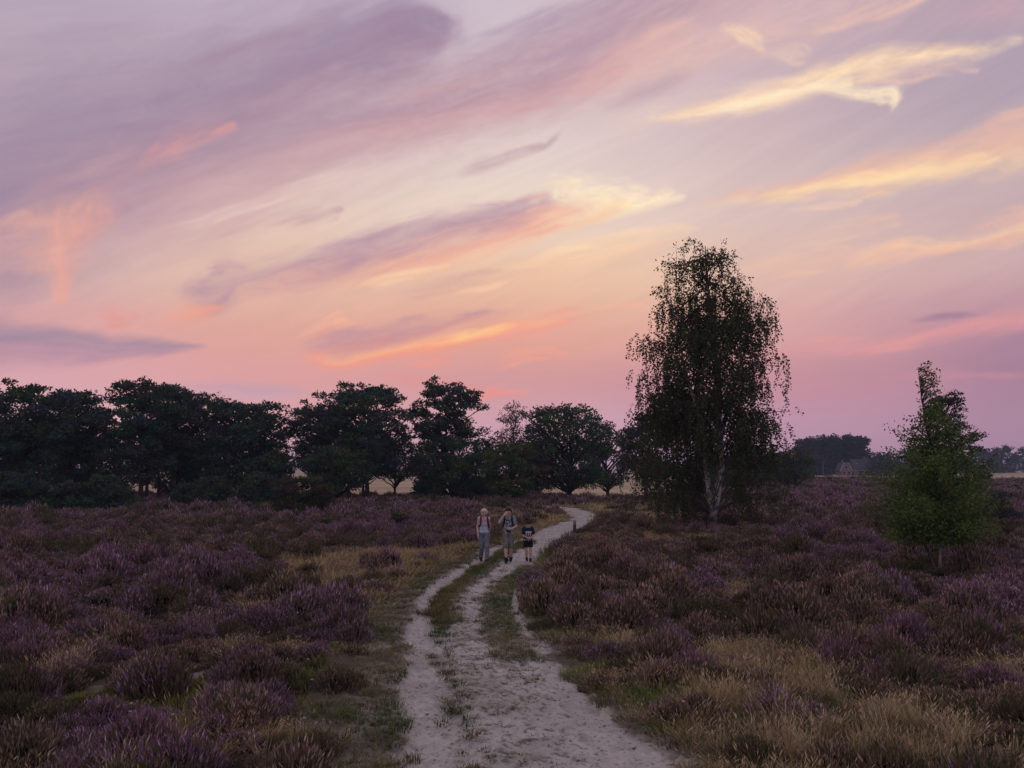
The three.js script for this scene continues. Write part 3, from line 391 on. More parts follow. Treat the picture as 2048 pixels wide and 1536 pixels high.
// ---------------------------------------------------------------- heather and grasses (nobody could count them)
function heatherBush(seed, sprigs, R, H, wide, kind) {
  const r = rng(seed), t = new Tris();
  // dark hull added inside: hides the ground, deepens the shade between sprigs
  { const c = [0.03, 0.024, 0.018], rings = [[0, 0.62], [0.34, 0.6], [0.6, 0.42], [0.74, 0]]; let prev = -1; rings.forEach(([h, w], k) => { const first = t.p.length / 3; for (let s = 0; s < 7; s++) { const a = s / 7 * 6.2832 + k, q = R * w * (0.9 + 0.25 * r()); t.v(Math.cos(a) * q, H * h, Math.sin(a) * q, c); } if (k) for (let s = 0; s < 7; s++) { const s2 = (s + 1) % 7; t.f(prev + s, prev + s2, first + s2); t.f(prev + s, first + s2, first + s); } prev = first; }); }
  for (let i = 0; i < sprigs; i++) {
    const a = r() * 6.2832, u = Math.sqrt(r()) * 0.99, th = u * 1.5, rag = 0.82 + 0.3 * r() + 0.16 * n3(Math.cos(a) * 1.4 + seed, u * 2, Math.sin(a) * 1.4);
    const tx = Math.cos(a) * Math.sin(th) * R * rag, tz = Math.sin(a) * Math.sin(th) * R * rag, ty = Math.max(0.02, (0.12 + 0.88 * Math.cos(th)) * H * rag);
    let dx = tx * 0.55 / R + (r() - 0.5) * 0.9, dy = 0.7 + 0.3 * r(), dz = tz * 0.55 / R + (r() - 0.5) * 0.9; const m = Math.hypot(dx, dy, dz); dx /= m; dy /= m; dz /= m;
    const L = (0.036 + 0.048 * r()) * (wide > 0.03 ? 1.7 : wide > 0.015 ? 1.15 : 1), green = [0.085 + 0.03 * r(), 0.095 + 0.03 * r(), 0.045], brown = [0.16 + 0.06 * r(), 0.115 + 0.03 * r(), 0.08];
    let fl;
    const q = r(), v = 0.55 + 0.85 * r();
    if (kind === 'purple') fl = q < 0.5 ? [0.34 * v, 0.2 * v, 0.315 * v] : q < 0.72 ? [0.5 * v, 0.36 * v, 0.46 * v] : q < 0.88 ? [0.33 * v, 0.22 * v, 0.18 * v] : brown;
    else if (kind === 'faded') fl = q < 0.26 ? [0.34 * v, 0.22 * v, 0.28 * v] : q < 0.6 ? [0.36 * v, 0.245 * v, 0.18 * v] : q < 0.84 ? [0.48 * v, 0.36 * v, 0.27 * v] : green;
    else fl = q < 0.15 ? [0.3 * v, 0.2 * v, 0.24 * v] : q < 0.5 ? green : [0.2 * v, 0.175 * v, 0.1 * v];
    const stem = r() < 0.5 ? green : brown, w = wide * (0.8 + 0.5 * r());
    t.leaf(tx - dx * L * 1.6, Math.max(0, ty - dy * L * 1.6), tz - dz * L * 1.6, dx, dy, dz, L * 1.4, w * 0.75, r, stem, 0);
    t.leaf(tx - dx * L * 0.5, ty - dy * L * 0.5, tz - dz * L * 0.5, dx, dy, dz, L, w * 0.62, r, fl, 0.2);
    t.leaf(tx - dx * L * 0.55, ty - dy * L * 0.55, tz - dz * L * 0.55, dx, dy, dz, L * 1.05, w * 0.55, r, fl, 0.2);
  }
  return t.geo();
}
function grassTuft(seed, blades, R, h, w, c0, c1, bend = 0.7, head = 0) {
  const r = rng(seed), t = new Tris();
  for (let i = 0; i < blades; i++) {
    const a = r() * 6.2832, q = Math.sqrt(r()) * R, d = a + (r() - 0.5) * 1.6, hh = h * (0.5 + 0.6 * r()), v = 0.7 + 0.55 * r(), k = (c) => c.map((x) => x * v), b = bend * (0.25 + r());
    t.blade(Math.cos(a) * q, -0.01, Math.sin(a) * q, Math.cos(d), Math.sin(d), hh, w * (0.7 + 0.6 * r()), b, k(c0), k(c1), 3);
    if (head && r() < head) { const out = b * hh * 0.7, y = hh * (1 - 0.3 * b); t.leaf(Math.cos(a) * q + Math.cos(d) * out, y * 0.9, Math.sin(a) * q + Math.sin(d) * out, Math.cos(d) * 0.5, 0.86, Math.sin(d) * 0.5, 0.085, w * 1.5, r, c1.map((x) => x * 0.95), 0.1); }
  }
  return t.geo();
}
const heather = top('heather'); tag(heather, 'purple and browned heather bushes covering the heath', 'heather', null, 'stuff');
const grass = top('grass'); tag(grass, 'straw-coloured and green grass among the heather and along the track', 'grass', null, 'stuff');
{
  const LOD = [[760, 0.34, 0.31, 0.0098, 5], [440, 0.38, 0.34, 0.0145, 3], [150, 0.5, 0.36, 0.032, 3], [44, 0.9, 0.45, 0.1, 2]], kinds = ['purple', 'faded', 'green'];
  const lots = {}; // key -> list of placements
  const put = (key, x, y, z, s, sy, turn, tint) => (lots[key] ??= []).push([x, y, z, s, sy, turn, tint]);
  const r = rng(404), half = (z) => 0.6 * z + 3.5;
  const bands = [[4, 17, 0.34, 0], [17, 48, 0.4, 1], [48, 112, 0.62, 2], [112, 235, 1.25, 3]];
  for (const [z0, z1, step, lod] of bands) for (let z = z0; z < z1; z += step) for (let x = -half(z); x < half(z); x += step) {
    const px = x + (r() - 0.5) * step * 1.3, pz = -(z + (r() - 0.5) * step * 1.3), edge = heathEnd(px); if (-pz > edge + 2 * (r() - 0.5)) continue;
    const off = offTrack(px, pz); if (off < 0.12 + 0.2 * r()) continue;
    const c = cover(px, pz), big = fbm(px / 6.5 + 3, pz / 6.5, 3), mound = n2(px / 1.5, pz / 1.5) + 0.45 * n2(px / 0.7 + 4, pz / 0.7), left = 1 - smooth(-2, 3, px), k = r();
    if (k < c.bare * 1.1 || k < c.straw * 0.88 || k < c.green * 0.9 || k < c.moss * 0.85) continue;
    if (lod < 2 && mound < -0.3 - 0.2 * c.brown) { if (r() < 0.75) continue; } // the gaps between bushes
    if (off < 0.6 && r() < 0.5) continue;
    const pur = clamp(0.04 + 0.14 * left + 1.1 * big + 0.75 * c.purple - 0.55 * c.brown - 0.2 * c.straw + 0.22 * mound, 0.04, 0.97), q = r();
    const kind = q < pur ? 0 : q < pur + (1 - pur) * (0.62 - 0.2 * left + 0.7 * n2(px / 3.4 + 40, pz / 3.4)) ? 1 : 2;
    const hill = 0.72 + 0.5 * (0.5 + 0.5 * n2(px / 2.6 + 11, pz / 2.6)) + 0.25 * n2(px / 6 + 5, pz / 6), s = (lod === 0 ? 0.75 : 0.9) * (0.75 + 0.5 * r()) * (1 + 0.34 * clamp(mound, -1, 1)), sy = s * (0.62 + 0.75 * clamp(mound + 0.35, 0, 1.1) + 0.2 * r()) * (off < 0.9 ? 0.75 : 1) * hill, v = 0.7 + 0.36 * r() + 0.18 * big;
    put(lod + kinds[kind] + ((r() * LOD[lod][4]) | 0), px, terrain(px, pz) - 0.03, pz, s, sy, r() * 6.28, [v * (1 + 0.08 * (r() - 0.5)), v * (0.97 + 0.1 * (r() - 0.5)), v * (1 + 0.1 * (r() - 0.5))]);
  }
  // grasses: straw among the heather, green and mossy patches, short turf on the track
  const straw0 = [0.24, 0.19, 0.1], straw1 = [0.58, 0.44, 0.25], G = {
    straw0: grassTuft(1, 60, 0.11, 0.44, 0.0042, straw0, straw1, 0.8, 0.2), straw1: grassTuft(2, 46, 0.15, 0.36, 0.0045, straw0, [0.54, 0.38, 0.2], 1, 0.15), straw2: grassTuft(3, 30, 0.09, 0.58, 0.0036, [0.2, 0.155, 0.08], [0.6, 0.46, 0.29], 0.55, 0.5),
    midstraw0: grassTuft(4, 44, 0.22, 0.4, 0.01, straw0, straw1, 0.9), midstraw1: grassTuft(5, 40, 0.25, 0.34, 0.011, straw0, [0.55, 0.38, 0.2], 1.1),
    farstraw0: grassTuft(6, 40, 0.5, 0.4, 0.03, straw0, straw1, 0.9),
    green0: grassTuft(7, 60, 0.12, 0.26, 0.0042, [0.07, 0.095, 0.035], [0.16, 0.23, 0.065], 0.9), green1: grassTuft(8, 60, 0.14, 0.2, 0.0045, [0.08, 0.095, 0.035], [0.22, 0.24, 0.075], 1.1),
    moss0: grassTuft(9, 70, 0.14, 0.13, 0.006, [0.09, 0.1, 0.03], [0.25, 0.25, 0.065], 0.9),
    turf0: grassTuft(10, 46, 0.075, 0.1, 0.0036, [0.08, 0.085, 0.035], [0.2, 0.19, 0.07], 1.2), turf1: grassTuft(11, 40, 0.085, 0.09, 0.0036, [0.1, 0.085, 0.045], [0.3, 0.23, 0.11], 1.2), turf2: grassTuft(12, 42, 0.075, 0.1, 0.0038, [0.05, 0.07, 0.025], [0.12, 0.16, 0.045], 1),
  };
  const plots = {}, sow = (key, x, z, s, sy, tint) => (plots[key] ??= []).push([x, terrain(x, z), z, s, sy, r() * 6.28, tint]);
  const tintOf = () => { const v = 0.66 + 0.46 * r(); return [v, v * (0.95 + 0.1 * r()), v * (0.9 + 0.2 * r())]; };
  for (const [z0, z1, step, pre, n] of [[4, 17, 0.17, '', 3], [17, 48, 0.3, 'mid', 2], [48, 108, 0.62, 'far', 1]]) for (let z = z0; z < z1; z += step) for (let x = -half(z); x < half(z); x += step) {
    const px = x + (r() - 0.5) * step * 1.6, pz = -(z + (r() - 0.5) * step * 1.6); if (-pz > heathEnd(px) + 4) continue;
    const off = offTrack(px, pz); if (off < 0.03) continue;
    const c = cover(px, pz), right = smooth(0, 4, px), verge = (1 - smooth(0.1, 1.1, off)) * (0.55 + 0.4 * n2(px / 2, pz / 2)), wild = smooth(0.05, 0.5, fbm(px / 3.3 + 20, pz / 3.3, 3)), q = r();
    const st = clamp(1.1 * c.straw + 0.4 * verge + wild * (0.45 + 0.3 * right) + 0.1 + 0.24 * right - c.purple * 0.25 - c.bare, 0, 1);
    if (q < c.green * 0.9 && pre !== 'far') { sow('green' + (r() < 0.5 ? 0 : 1), px, pz, 0.8 + 0.5 * r(), 0.7 + 0.6 * r(), tintOf()); continue; }
    if (q < c.moss * 0.9 && pre !== 'far') { sow('moss0', px, pz, 0.8 + 0.5 * r(), 0.6 + 0.6 * r(), tintOf()); continue; }
    if (q < verge * 0.3 && pre === '') { sow(r() < 0.5 ? 'green1' : 'turf1', px, pz, 0.8 + 0.5 * r(), 0.6 + 0.5 * r(), tintOf()); continue; }
    if (q < st * (pre === '' ? 0.75 : 0.85)) { const v = tintOf(), h = (0.6 + 0.4 * c.straw) * (0.75 + 0.45 * r()) * (off < 0.5 ? 0.7 : 1); sow(pre + 'straw' + ((r() * n) | 0), px, pz, 0.8 + 0.5 * r(), h, v); }
  }
  // trodden grass and dead stalks along both rims of the track
  for (let z = 5; z < 40; z += 0.1 + 0.004 * z) for (let x = -4; x < 5; x += 0.1 + 0.004 * z) {
    const px = x + (r() - 0.5) * 0.14, pz = -(z + (r() - 0.5) * 0.14), off = offTrack(px, pz); if (off < -0.12 || off > 0.85) continue;
    const m = 0.62 * smooth(-0.12, 0.12, off) * (1 - 0.4 * smooth(0.5, 0.85, off)) * (0.62 + 0.75 * n2(px * 0.9 + 3, pz * 0.7)); if (r() > m) continue;
    const s = (0.8 + 0.7 * r()) * (1 + z * 0.012), g = n2(px * 0.4 + 2, pz * 0.35); sow(r() < 0.5 - 0.4 * g ? 'turf1' : r() < 0.45 ? 'turf0' : r() < 0.6 ? 'green1' : 'moss0', px, pz, s, s * (0.7 + 0.6 * r()), tintOf());
  }
  // short turf in strips on the track
  for (let z = 5; z < 46; z += 0.066 + 0.0022 * z) for (let x = -3.2; x < 4.2; x += 0.066 + 0.0022 * z) {
    const px = x + (r() - 0.5) * 0.12, pz = -(z + (r() - 0.5) * 0.12); if (offTrack(px, pz) > 0.35) continue;
    const [m, h] = turf(px, pz); if (r() > m * 0.95 + (r() < 0.006 ? 0.5 : 0)) continue;
    const s = (0.8 + 0.6 * r()) * (1 + z * 0.012), g = n2(px * 0.45 + 7, pz * 0.3); sow('turf' + (r() < 0.45 - 0.5 * g ? 1 : r() < 0.5 + g ? 2 : 0), px, pz, s, s * h / 0.095, tintOf());
  }
  const build = (parent, name, geometry, material, list) => {
    const im = new THREE.InstancedMesh(geometry, material, list.length), m4 = new THREE.Matrix4(), q = new THREE.Quaternion(), up = new THREE.Vector3(0, 1, 0), c = new THREE.Color();
    list.forEach(([x, y, z, s, sy, turn, tint], i) => { im.setMatrixAt(i, m4.compose(new THREE.Vector3(x, y, z), q.setFromAxisAngle(up, turn), new THREE.Vector3(s, sy, s))); im.setColorAt(i, c.setRGB(...tint)); });
    im.name = numbered(name); im.castShadow = im.receiveShadow = true; im.userData.kind = 'stuff'; parent.add(im);
  };
  let n = 0;
  for (const key of Object.keys(lots).sort()) { const lod = +key[0], kind = key.slice(1, -1), [sp, R, H, w] = LOD[lod]; n += lots[key].length; build(heather, 'heather_bush', heatherBush(50 + lod * 20 + kinds.indexOf(kind) * 5 + +key.at(-1), sp, R, H, w, kind), M.heather, lots[key]); }
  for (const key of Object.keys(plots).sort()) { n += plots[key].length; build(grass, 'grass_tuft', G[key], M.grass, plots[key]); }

}

// ---------------------------------------------------------------- trees
const bez = (a, b, c, n) => { const o = []; for (let k = 0; k <= n; k++) { const t = k / n, u = 1 - t; o.push([0, 1, 2].map((q) => u * u * a[q] + 2 * u * t * b[q] + t * t * c[q])); } return o; };
const onSphere = (r) => { const y = 2 * r() - 1, a = r() * 6.2832, s = Math.sqrt(1 - y * y); return [Math.cos(a) * s, y, Math.sin(a) * s]; };
// A clump of foliage: leaves through a flattened ball, thicker towards its skin.
function clump(t, r, x, y, z, R, flat, n, len, wid, tone, kind) {
  for (let i = 0; i < n; i++) {
    const d = onSphere(r), q = Math.cbrt(0.18 + 0.82 * r()) * (0.68 + 0.5 * r()), v = 0.7 + 0.6 * r(), px = x + d[0] * R * q, py = y + d[1] * R * flat * q, pz = z + d[2] * R * q, e = onSphere(r), up = kind === 'needle' ? 0.55 : kind === 'hang' ? -0.9 : 0.1;
    let ax = e[0] + d[0] * 0.5, ay = e[1] * 0.8 + up, az = e[2] + d[2] * 0.5; const m = Math.hypot(ax, ay, az) || 1; ax /= m; ay /= m; az /= m;
    t.leaf(px, py, pz, ax, ay, az, len * (0.7 + 0.6 * r()), wid * (0.7 + 0.6 * r()), r, [tone[0] * v, tone[1] * v, tone[2] * v], 0.25);
  }
}
/* A tree from its foot: trunk that sways, limbs that each carry a clump, foliage. o: h, w (crown half width), low (crown base as a share of h), flat, n (clumps), leaves (per clump), len, wid, tone, bark, kind, lean, shape(t) = crown half width share at height share t */
function makeTree(name, label, category, group, x, z, seed, o) {
  const { h, w, low = 0.3, flat = 0.6, n = 40, leaves = 260, len = 0.2, wid = 0.05, tone = [0.04, 0.055, 0.03], bark = [0.05, 0.04, 0.034], kind = 'leaf', lean = 0, R = [0.6, 1.1], shape = (t) => Math.sqrt(Math.max(0, 1 - (1.9 * t - 0.85) ** 2)), trunks = 1, deep = 0.85, thick = 0.022, bare = 0 } = o;
  const g = top(name), r = rng(seed), wood = new Tris(), fol = new Tris(); g.position.set(x, terrain(x, z) - 0.05, z); tag(g, label, category, group);
  const stems = [];
  for (let k = 0; k < trunks; k++) {
    const a = k * 2.4 + r() * 2, off = trunks > 1 ? 0.3 + 0.2 * r() : 0, topX = lean * h + (r() - 0.5) * 0.12 * h + Math.cos(a) * off * w * 0.8, topZ = (r() - 0.5) * 0.12 * h + Math.sin(a) * off * w * 0.6, pts = [], rad = [], hh = h * (0.9 - 0.08 * k) * (kind === 'needle' ? 0.96 : 0.9);
    for (let j = 0; j <= 12; j++) { const t = j / 12; pts.push([Math.cos(a) * off * 0.35 + (topX - Math.cos(a) * off * 0.35) * t ** 1.3 + 0.025 * h * n3(seed, t * 2.3, k) * t, hh * t, Math.sin(a) * off * 0.35 + topZ * t ** 1.3 + 0.025 * h * n3(seed + 9, t * 2.3, k) * t]); rad.push(Math.max(0.02, h * thick * (trunks > 1 ? 0.75 : 1) * (1 - 0.88 * t) * (1 + 0.5 * Math.exp(-t * 22)))); }
    wood.tube(pts, rad, 8, (p) => { const v = 0.75 + 0.5 * Math.abs(n3(p.x * 3, p.y * 5, p.z * 3)); return bark.map((c) => c * v); }, 0.2); stems.push(pts);
  }
  const near = (y) => { const s = stems[(r() * stems.length) | 0], f = clamp(y / s[12][1], 0, 0.98) * 12, k = Math.floor(f), q = f - k; return [0, 1, 2].map((i) => lerp(s[k][i], s[k + 1][i], q)); };
  const done = [];
  for (let i = 0, tries = 0; i < n && tries < n * 40; tries++) {
    const t = r() ** 0.85, hy = h * (low + (1 - low) * t), ww = w * shape(t), a = r() * 6.2832, q = Math.sqrt(0.06 + 0.94 * r()), axis = near(hy * 0.95), Rr = lerp(R[0], R[1], r()) * (0.75 + 0.25 * shape(t));
    const out = i % 7 === 3 ? 1.16 + 0.2 * r() : 1, R0 = Rr * (out > 1 ? 0.62 : 1), cx = axis[0] * 0.8 + Math.cos(a) * Math.max(0, ww * out - R0 * 0.5) * (out > 1 ? 1 : q), cz = axis[2] * 0.8 + Math.sin(a) * Math.max(0, ww - R0 * 0.5) * q * deep, cy = Math.min(hy * (out > 1 && t > 0.75 ? 1.04 : 1), h * (out > 1 ? 1.03 : 0.985) - R0 * flat * 0.9);
    if (done.some(([dx, dy, dz, dr]) => Math.hypot(dx - cx, (dy - cy) / flat * 0.8, dz - cz) < 0.62 * (dr + R0) * (tries > n * 20 ? 0.6 : 1))) continue;
    done.push([cx, cy, cz, R0]); i++;
    const from = near(Math.max(h * low * 0.55, cy - Math.hypot(cx - axis[0], cz - axis[2]) * (kind === 'needle' ? 0.55 : 0.9) - 0.2)), mid = [lerp(from[0], cx, 0.55), lerp(from[1], cy, kind === 'needle' ? 0.35 : 0.6) + 0.1, lerp(from[2], cz, 0.55)], L = Math.hypot(cx - from[0], cy - from[1], cz - from[2]);
    wood.tube(bez(from, mid, [cx, cy, cz], 6).map((p, k) => [p[0] + 0.12 * n3(p[0], p[1] + i, 1) * (k % 6 ? 1 : 0), p[1] + 0.12 * n3(p[0], p[1], i), p[2]]), [0, 1, 2, 3, 4, 5, 6].map((k) => Math.max(0.014, 0.009 * L + 0.02) * (1.5 - k * 0.2)), 5, bark.map((c) => c * 0.9));
    for (let b = 0; b < 4; b++) { const d = onSphere(r); wood.tube(bez([lerp(from[0], cx, 0.75), lerp(from[1], cy, 0.75), lerp(from[2], cz, 0.75)], [cx, cy, cz], [cx + d[0] * R0 * 0.9, cy + Math.abs(d[1]) * R0 * flat * 0.9, cz + d[2] * R0 * 0.9], 3), [0.028, 0.022, 0.015, 0.006], 4, bark); }
    if (r() < bare) continue;
    const m = leaves * (R0 / R[1]) ** 2, hue = r(), own = [tone[0] * (0.72 + 0.6 * hue), tone[1] * (0.74 + 0.5 * r()), tone[2] * (0.7 + 0.75 * r())];
    clump(fol, r, cx, cy, cz, R0, flat, m * 0.6, len, wid, own, kind);
    for (let s = 0; s < 7; s++) { const d = onSphere(r), e = 0.85 + 0.35 * r(); clump(fol, r, cx + d[0] * R0 * e, cy + (0.4 * Math.abs(d[1]) + 0.6 * d[1]) * R0 * flat * e, cz + d[2] * R0 * e, R0 * (0.2 + 0.22 * r()), 0.8, m * 0.075, len, wid, own.map((c) => c * (0.85 + 0.4 * r())), kind); }
  }
  part(g, 'trunk', wood.geo(true), M.bark);
  const c = part(g, 'crown', fol.geo(), kind === 'needle' ? M.needle : M.leaf); c.userData.kind = 'stuff';
  return g;
}
const pineTone = [0.056, 0.088, 0.066], pineBark = [0.07, 0.05, 0.042], umbrella = (t) => (t < 0.55 ? 0.45 + 0.8 * t : Math.sqrt(Math.max(0, 1 - ((t - 0.55) / 0.5) ** 2.2)) * 0.92);
const PINE = { kind: 'needle', flat: 0.55, len: 0.24, wid: 0.06, tone: pineTone, bark: pineBark, shape: umbrella, leaves: 400, R: [0.6, 1.15] };
// the wood on the left, from the picture's edge to the bend of the track
const W1 = 'dark trees of the wood behind the heath';
[ // [x, z, height, half width, seed, crown base, clumps, lean, label]
  [-38.7, -63, 8.43, 3.4, 201, 0.18, 60, 0, 'dark pine cut by the left edge of the picture'],
  [-36.28, -66, 9.29, 2.9, 202, 0.16, 62, 0.03, 'ragged-topped dark pine first from the left edge in the wood'],
  [-35.74, -72, 9.29, 2.8, 203, 0.2, 55, -0.02, 'rounded dark pine between the ragged pine and the broad domed pine'],
  [-29.05, -70, 9.83, 4, 204, 0.22, 82, 0, 'broad domed pine, the tallest of the left end of the wood'],
  [-28.05, -75, 9.64, 2.7, 205, 0.25, 48, 0.02, 'dark pine against the right flank of the broad domed pine'],
  [-23.32, -73, 8.55, 2.7, 206, 0.2, 50, -0.02, 'lower dark pine left of the first sky gap in the wood'],
  [-21.08, -76, 8.69, 2.4, 207, 0.24, 46, 0.03, 'dark pine with wide tiers beside the first sky gap in the wood'],
  [-16.38, -78, 8.66, 2.6, 208, 0.28, 46, -0.05, 'leaning dark pine just right of the first sky gap in the wood'],
  [-12.17, -75, 9.89, 4.1, 209, 0.24, 86, 0, 'wide flat-topped pine with a stout trunk in the middle of the wood'],
].forEach(([x, z, h, w, seed, low, n, lean, label]) => makeTree('pine_tree', label, 'tree', W1, x, z, seed, { ...PINE, h, w: w * 1.16, low, n: Math.round(n * 1.2), lean, bare: 0.02 }));
makeTree('pine_tree', 'tall open pine with a crooked bare limb on its left side', 'tree', W1, -6.09, -78, 210, { ...PINE, h: 10.7, w: 3.7, low: 0.42, n: 60, lean: 0.035, bare: 0.06, R: [0.55, 1.05], shape: (t) => (t < 0.5 ? 0.7 + 0.5 * t : Math.sqrt(Math.max(0, 1 - ((t - 0.5) / 0.53) ** 2)) * 0.95) });
makeTree('birch_tree', 'thin wispy birch showing over the top of the wood left of the first sky gap', 'tree', W1, -27.55, -84, 211, { h: 10.24, w: 2.1, low: 0.3, n: 28, leaves: 110, len: 0.12, wid: 0.04, tone: [0.06, 0.06, 0.04], R: [0.5, 0.8], flat: 0.9, kind: 'hang', bark: [0.16, 0.15, 0.15] });
makeTree('birch_tree', 'slender birch between the tall open pine and the round oak', 'tree', W1, -0.1, -86, 212, { h: 9.63, w: 1.9, low: 0.22, n: 38, leaves: 230, len: 0.13, wid: 0.045, tone: [0.05, 0.055, 0.035], R: [0.5, 0.85], flat: 1, kind: 'hang', bark: [0.22, 0.2, 0.2] });
const OAK = { len: 0.19, wid: 0.075, flat: 0.8, tone: [0.066, 0.1, 0.06], leaves: 340, R: [0.6, 1.05], bark: [0.045, 0.038, 0.034] };
makeTree('oak_tree', 'round dark oak with two trunks at the right end of the wood', 'tree', W1, 5.34, -82, 213, { ...OAK, h: 8.95, w: 4.6, low: 0.16, n: 84, trunks: 2 });
makeTree('oak_tree', 'young green oak standing in front of the round dark oak', 'tree', W1, -0.17, -75, 214, { ...OAK, h: 5.23, w: 2.5, low: 0.16, n: 40, tone: [0.08, 0.115, 0.045], R: [0.5, 0.85] });
makeTree('oak_tree', 'low green oak under the wide flat-topped pine', 'tree', W1, -13.84, -70, 215, { ...OAK, h: 4.65, w: 2.6, low: 0.2, n: 48, tone: [0.068, 0.1, 0.05], R: [0.5, 0.9] });
makeTree('oak_tree', 'green oak below the tall open pine', 'tree', W1, -5.29, -76, 216, { ...OAK, h: 5.69, w: 2.8, low: 0.14, n: 46, tone: [0.064, 0.095, 0.05], R: [0.5, 0.9] });
makeTree('oak_tree', 'small green tree filling the foot of the first sky gap', 'tree', W1, -19.37, -72, 217, { ...OAK, h: 4.41, w: 1.8, low: 0.1, n: 30, tone: [0.066, 0.098, 0.055], R: [0.45, 0.8] });
makeTree('oak_tree', 'dark tree in the shade behind the ragged pine', 'tree', W1, -43.01, -82, 218, { ...OAK, h: 6.91, w: 4.2, low: 0.08, n: 60 });
makeTree('oak_tree', 'dark tree in the shade behind the broad domed pine', 'tree', W1, -37.45, -84, 219, { ...OAK, h: 6.54, w: 3.4, low: 0.1, n: 46 });
makeTree('oak_tree', 'dark tree in the shade behind the two pines left of the first sky gap', 'tree', W1, -28.73, -82, 220, { ...OAK, h: 5.99, w: 2.6, low: 0.16, n: 40 });
makeTree('oak_tree', 'dark tree behind the trunk of the wide flat-topped pine', 'tree', W1, -11.04, -84, 221, { ...OAK, h: 5.97, w: 2.4, low: 0.36, n: 28 });
[[-45.55, -80, 7.18, 3.6, 'dark tree behind the leafy bush at the left edge'], [-41.48, -86, 7.49, 3.4, 'dark tree behind the rounded dark pine'], [-32.79, -86, 7.35, 3.2, 'dark tree behind the right flank of the broad domed pine'], [-26.27, -86, 6.86, 2.7, 'dark tree behind the lower dark pine'], [-18.11, -84, 6.44, 2.2, 'dark tree behind the leaning dark pine'], [-14.61, -90, 7.3, 3, 'dark tree right behind the wide flat-topped pine'], [-8.79, -90, 5.78, 2, 'dark tree under the crooked bare limb of the tall open pine'], [-3.57, -86, 7.11, 2.6, 'dark tree between the tall open pine and the slender birch'], [2.58, -90, 6.79, 2.8, 'dark tree left behind the round oak']].forEach(([x, z, h, w, label], k) => makeTree('oak_tree', label, 'tree', W1, x, z, 330 + k, { ...OAK, h, w, low: k === 4 || k === 5 ? 0.36 : 0.12, n: Math.round(14 + 9 * w), tone: k % 2 ? [0.05, 0.075, 0.06] : [0.06, 0.088, 0.066] }));
makeTree('oak_tree', 'dusky oak half hidden by the left skirt of the tall birch', 'tree', W1, 9.87, -92, 222, { ...OAK, h: 7.81, w: 3.4, low: 0.14, n: 52, tone: [0.07, 0.09, 0.06] });
makeTree('oak_tree', 'dusky tree behind the lower left crown of the tall birch', 'tree', W1, 10.46, -70, 223, { ...OAK, h: 7.73, w: 2.2, low: 0.25, n: 36, tone: [0.065, 0.07, 0.055] });
makeTree('oak_tree', 'green tree seen between the hanging twigs right of the birch trunk', 'tree', 'small trees on the far side of the heath', 29.31, -112, 224, { ...OAK, h: 6.08, w: 3.4, low: 0.1, n: 46, tone: [0.085, 0.11, 0.06] });
makeTree('oak_tree', 'green tree standing just right of the birch skirt, left of the poplar row', 'tree', 'small trees on the far side of the heath', 37.5, -118, 225, { ...OAK, h: 5.78, w: 3, low: 0.1, n: 42, tone: [0.08, 0.105, 0.06] });
// bushes along the foot of the wood
const W2 = 'bushes along the foot of the wood', BUSH = { ...OAK, low: 0.02, flat: 0.85, R: [0.4, 0.75], trunks: 2, thick: 0.014, shape: (t) => Math.sqrt(Math.max(0.05, 1 - (t * 0.98) ** 2)), leaves: 340, tone: [0.058, 0.09, 0.06] };
[
  [-29.95, -59, 2.11, 2.4, 231, 'dark leafy bush below the ragged pine'], [-26.92, -60, 2.5, 1.9, 232, 'dark leafy bush at the foot of the broad domed pine'], [-32.7, -58, 2.68, 2.2, 233, 'dark leafy bush in the lower left corner of the wood'],
  [-21.17, -64, 2.29, 1.7, 234, 'dark leafy bush left of the round juniper, farther from it'], [-18.86, -66, 2.63, 1.7, 235, 'dark leafy bush next left of the round juniper'], [-23.67, -66, 1.78, 1.2, 236, 'low dark bush right of the two thin trunks with the pale meadow behind'],
  [-2.95, -82, 2.08, 1.7, 237, 'low bush between the tall open pine and the young green oak'], [-7.46, -80, 1.97, 1.4, 238, 'low bush at the foot of the tall open pine'],
].forEach(([x, z, h, w, seed, label]) => makeTree('bush', label, 'bush', W2, x, z, seed, { ...BUSH, h, w, n: Math.round(18 + 7 * w) }));
makeTree('juniper', 'round dense dark juniper standing alone on the heather before the wood', 'bush', null, -12.8, -53.5, 240, { ...BUSH, h: 2.58, w: 1.5, n: 78, R: [0.28, 0.42], leaves: 330, len: 0.1, wid: 0.025, tone: [0.075, 0.08, 0.045], kind: 'needle', shape: (t) => Math.sqrt(Math.max(0.1, 1 - (1.5 * t - 0.6) ** 2)) });
makeTree('juniper', 'small low juniper leaning on the right side of the round one', 'bush', null, -11.4, -54, 241, { ...BUSH, h: 1.89, w: 0.75, n: 30, R: [0.24, 0.36], leaves: 330, len: 0.1, wid: 0.025, tone: [0.08, 0.085, 0.048], kind: 'needle', shape: (t) => Math.sqrt(Math.max(0.1, 1 - (1.5 * t - 0.6) ** 2)) });
// bare thin trunks with the meadow behind them
[[-29.51, -72, 'thin bare trunk with the pale meadow behind, left of its twin'], [-29.25, -74, 'thin bare trunk with the pale meadow behind, right of its twin'], [-13.46, -74, 'dark trunk at the left of the pale meadow opening'], [-13.13, -79, 'slim dark trunk in the middle of the pale meadow opening']].forEach(([x, z, label], k) =>
  makeTree('pine_tree', label, 'tree', W1, x, z, 250 + k, { ...PINE, h: 6.5 - 0.3 * k, w: 1.3, low: 0.6, n: 10, thick: 0.026 }));
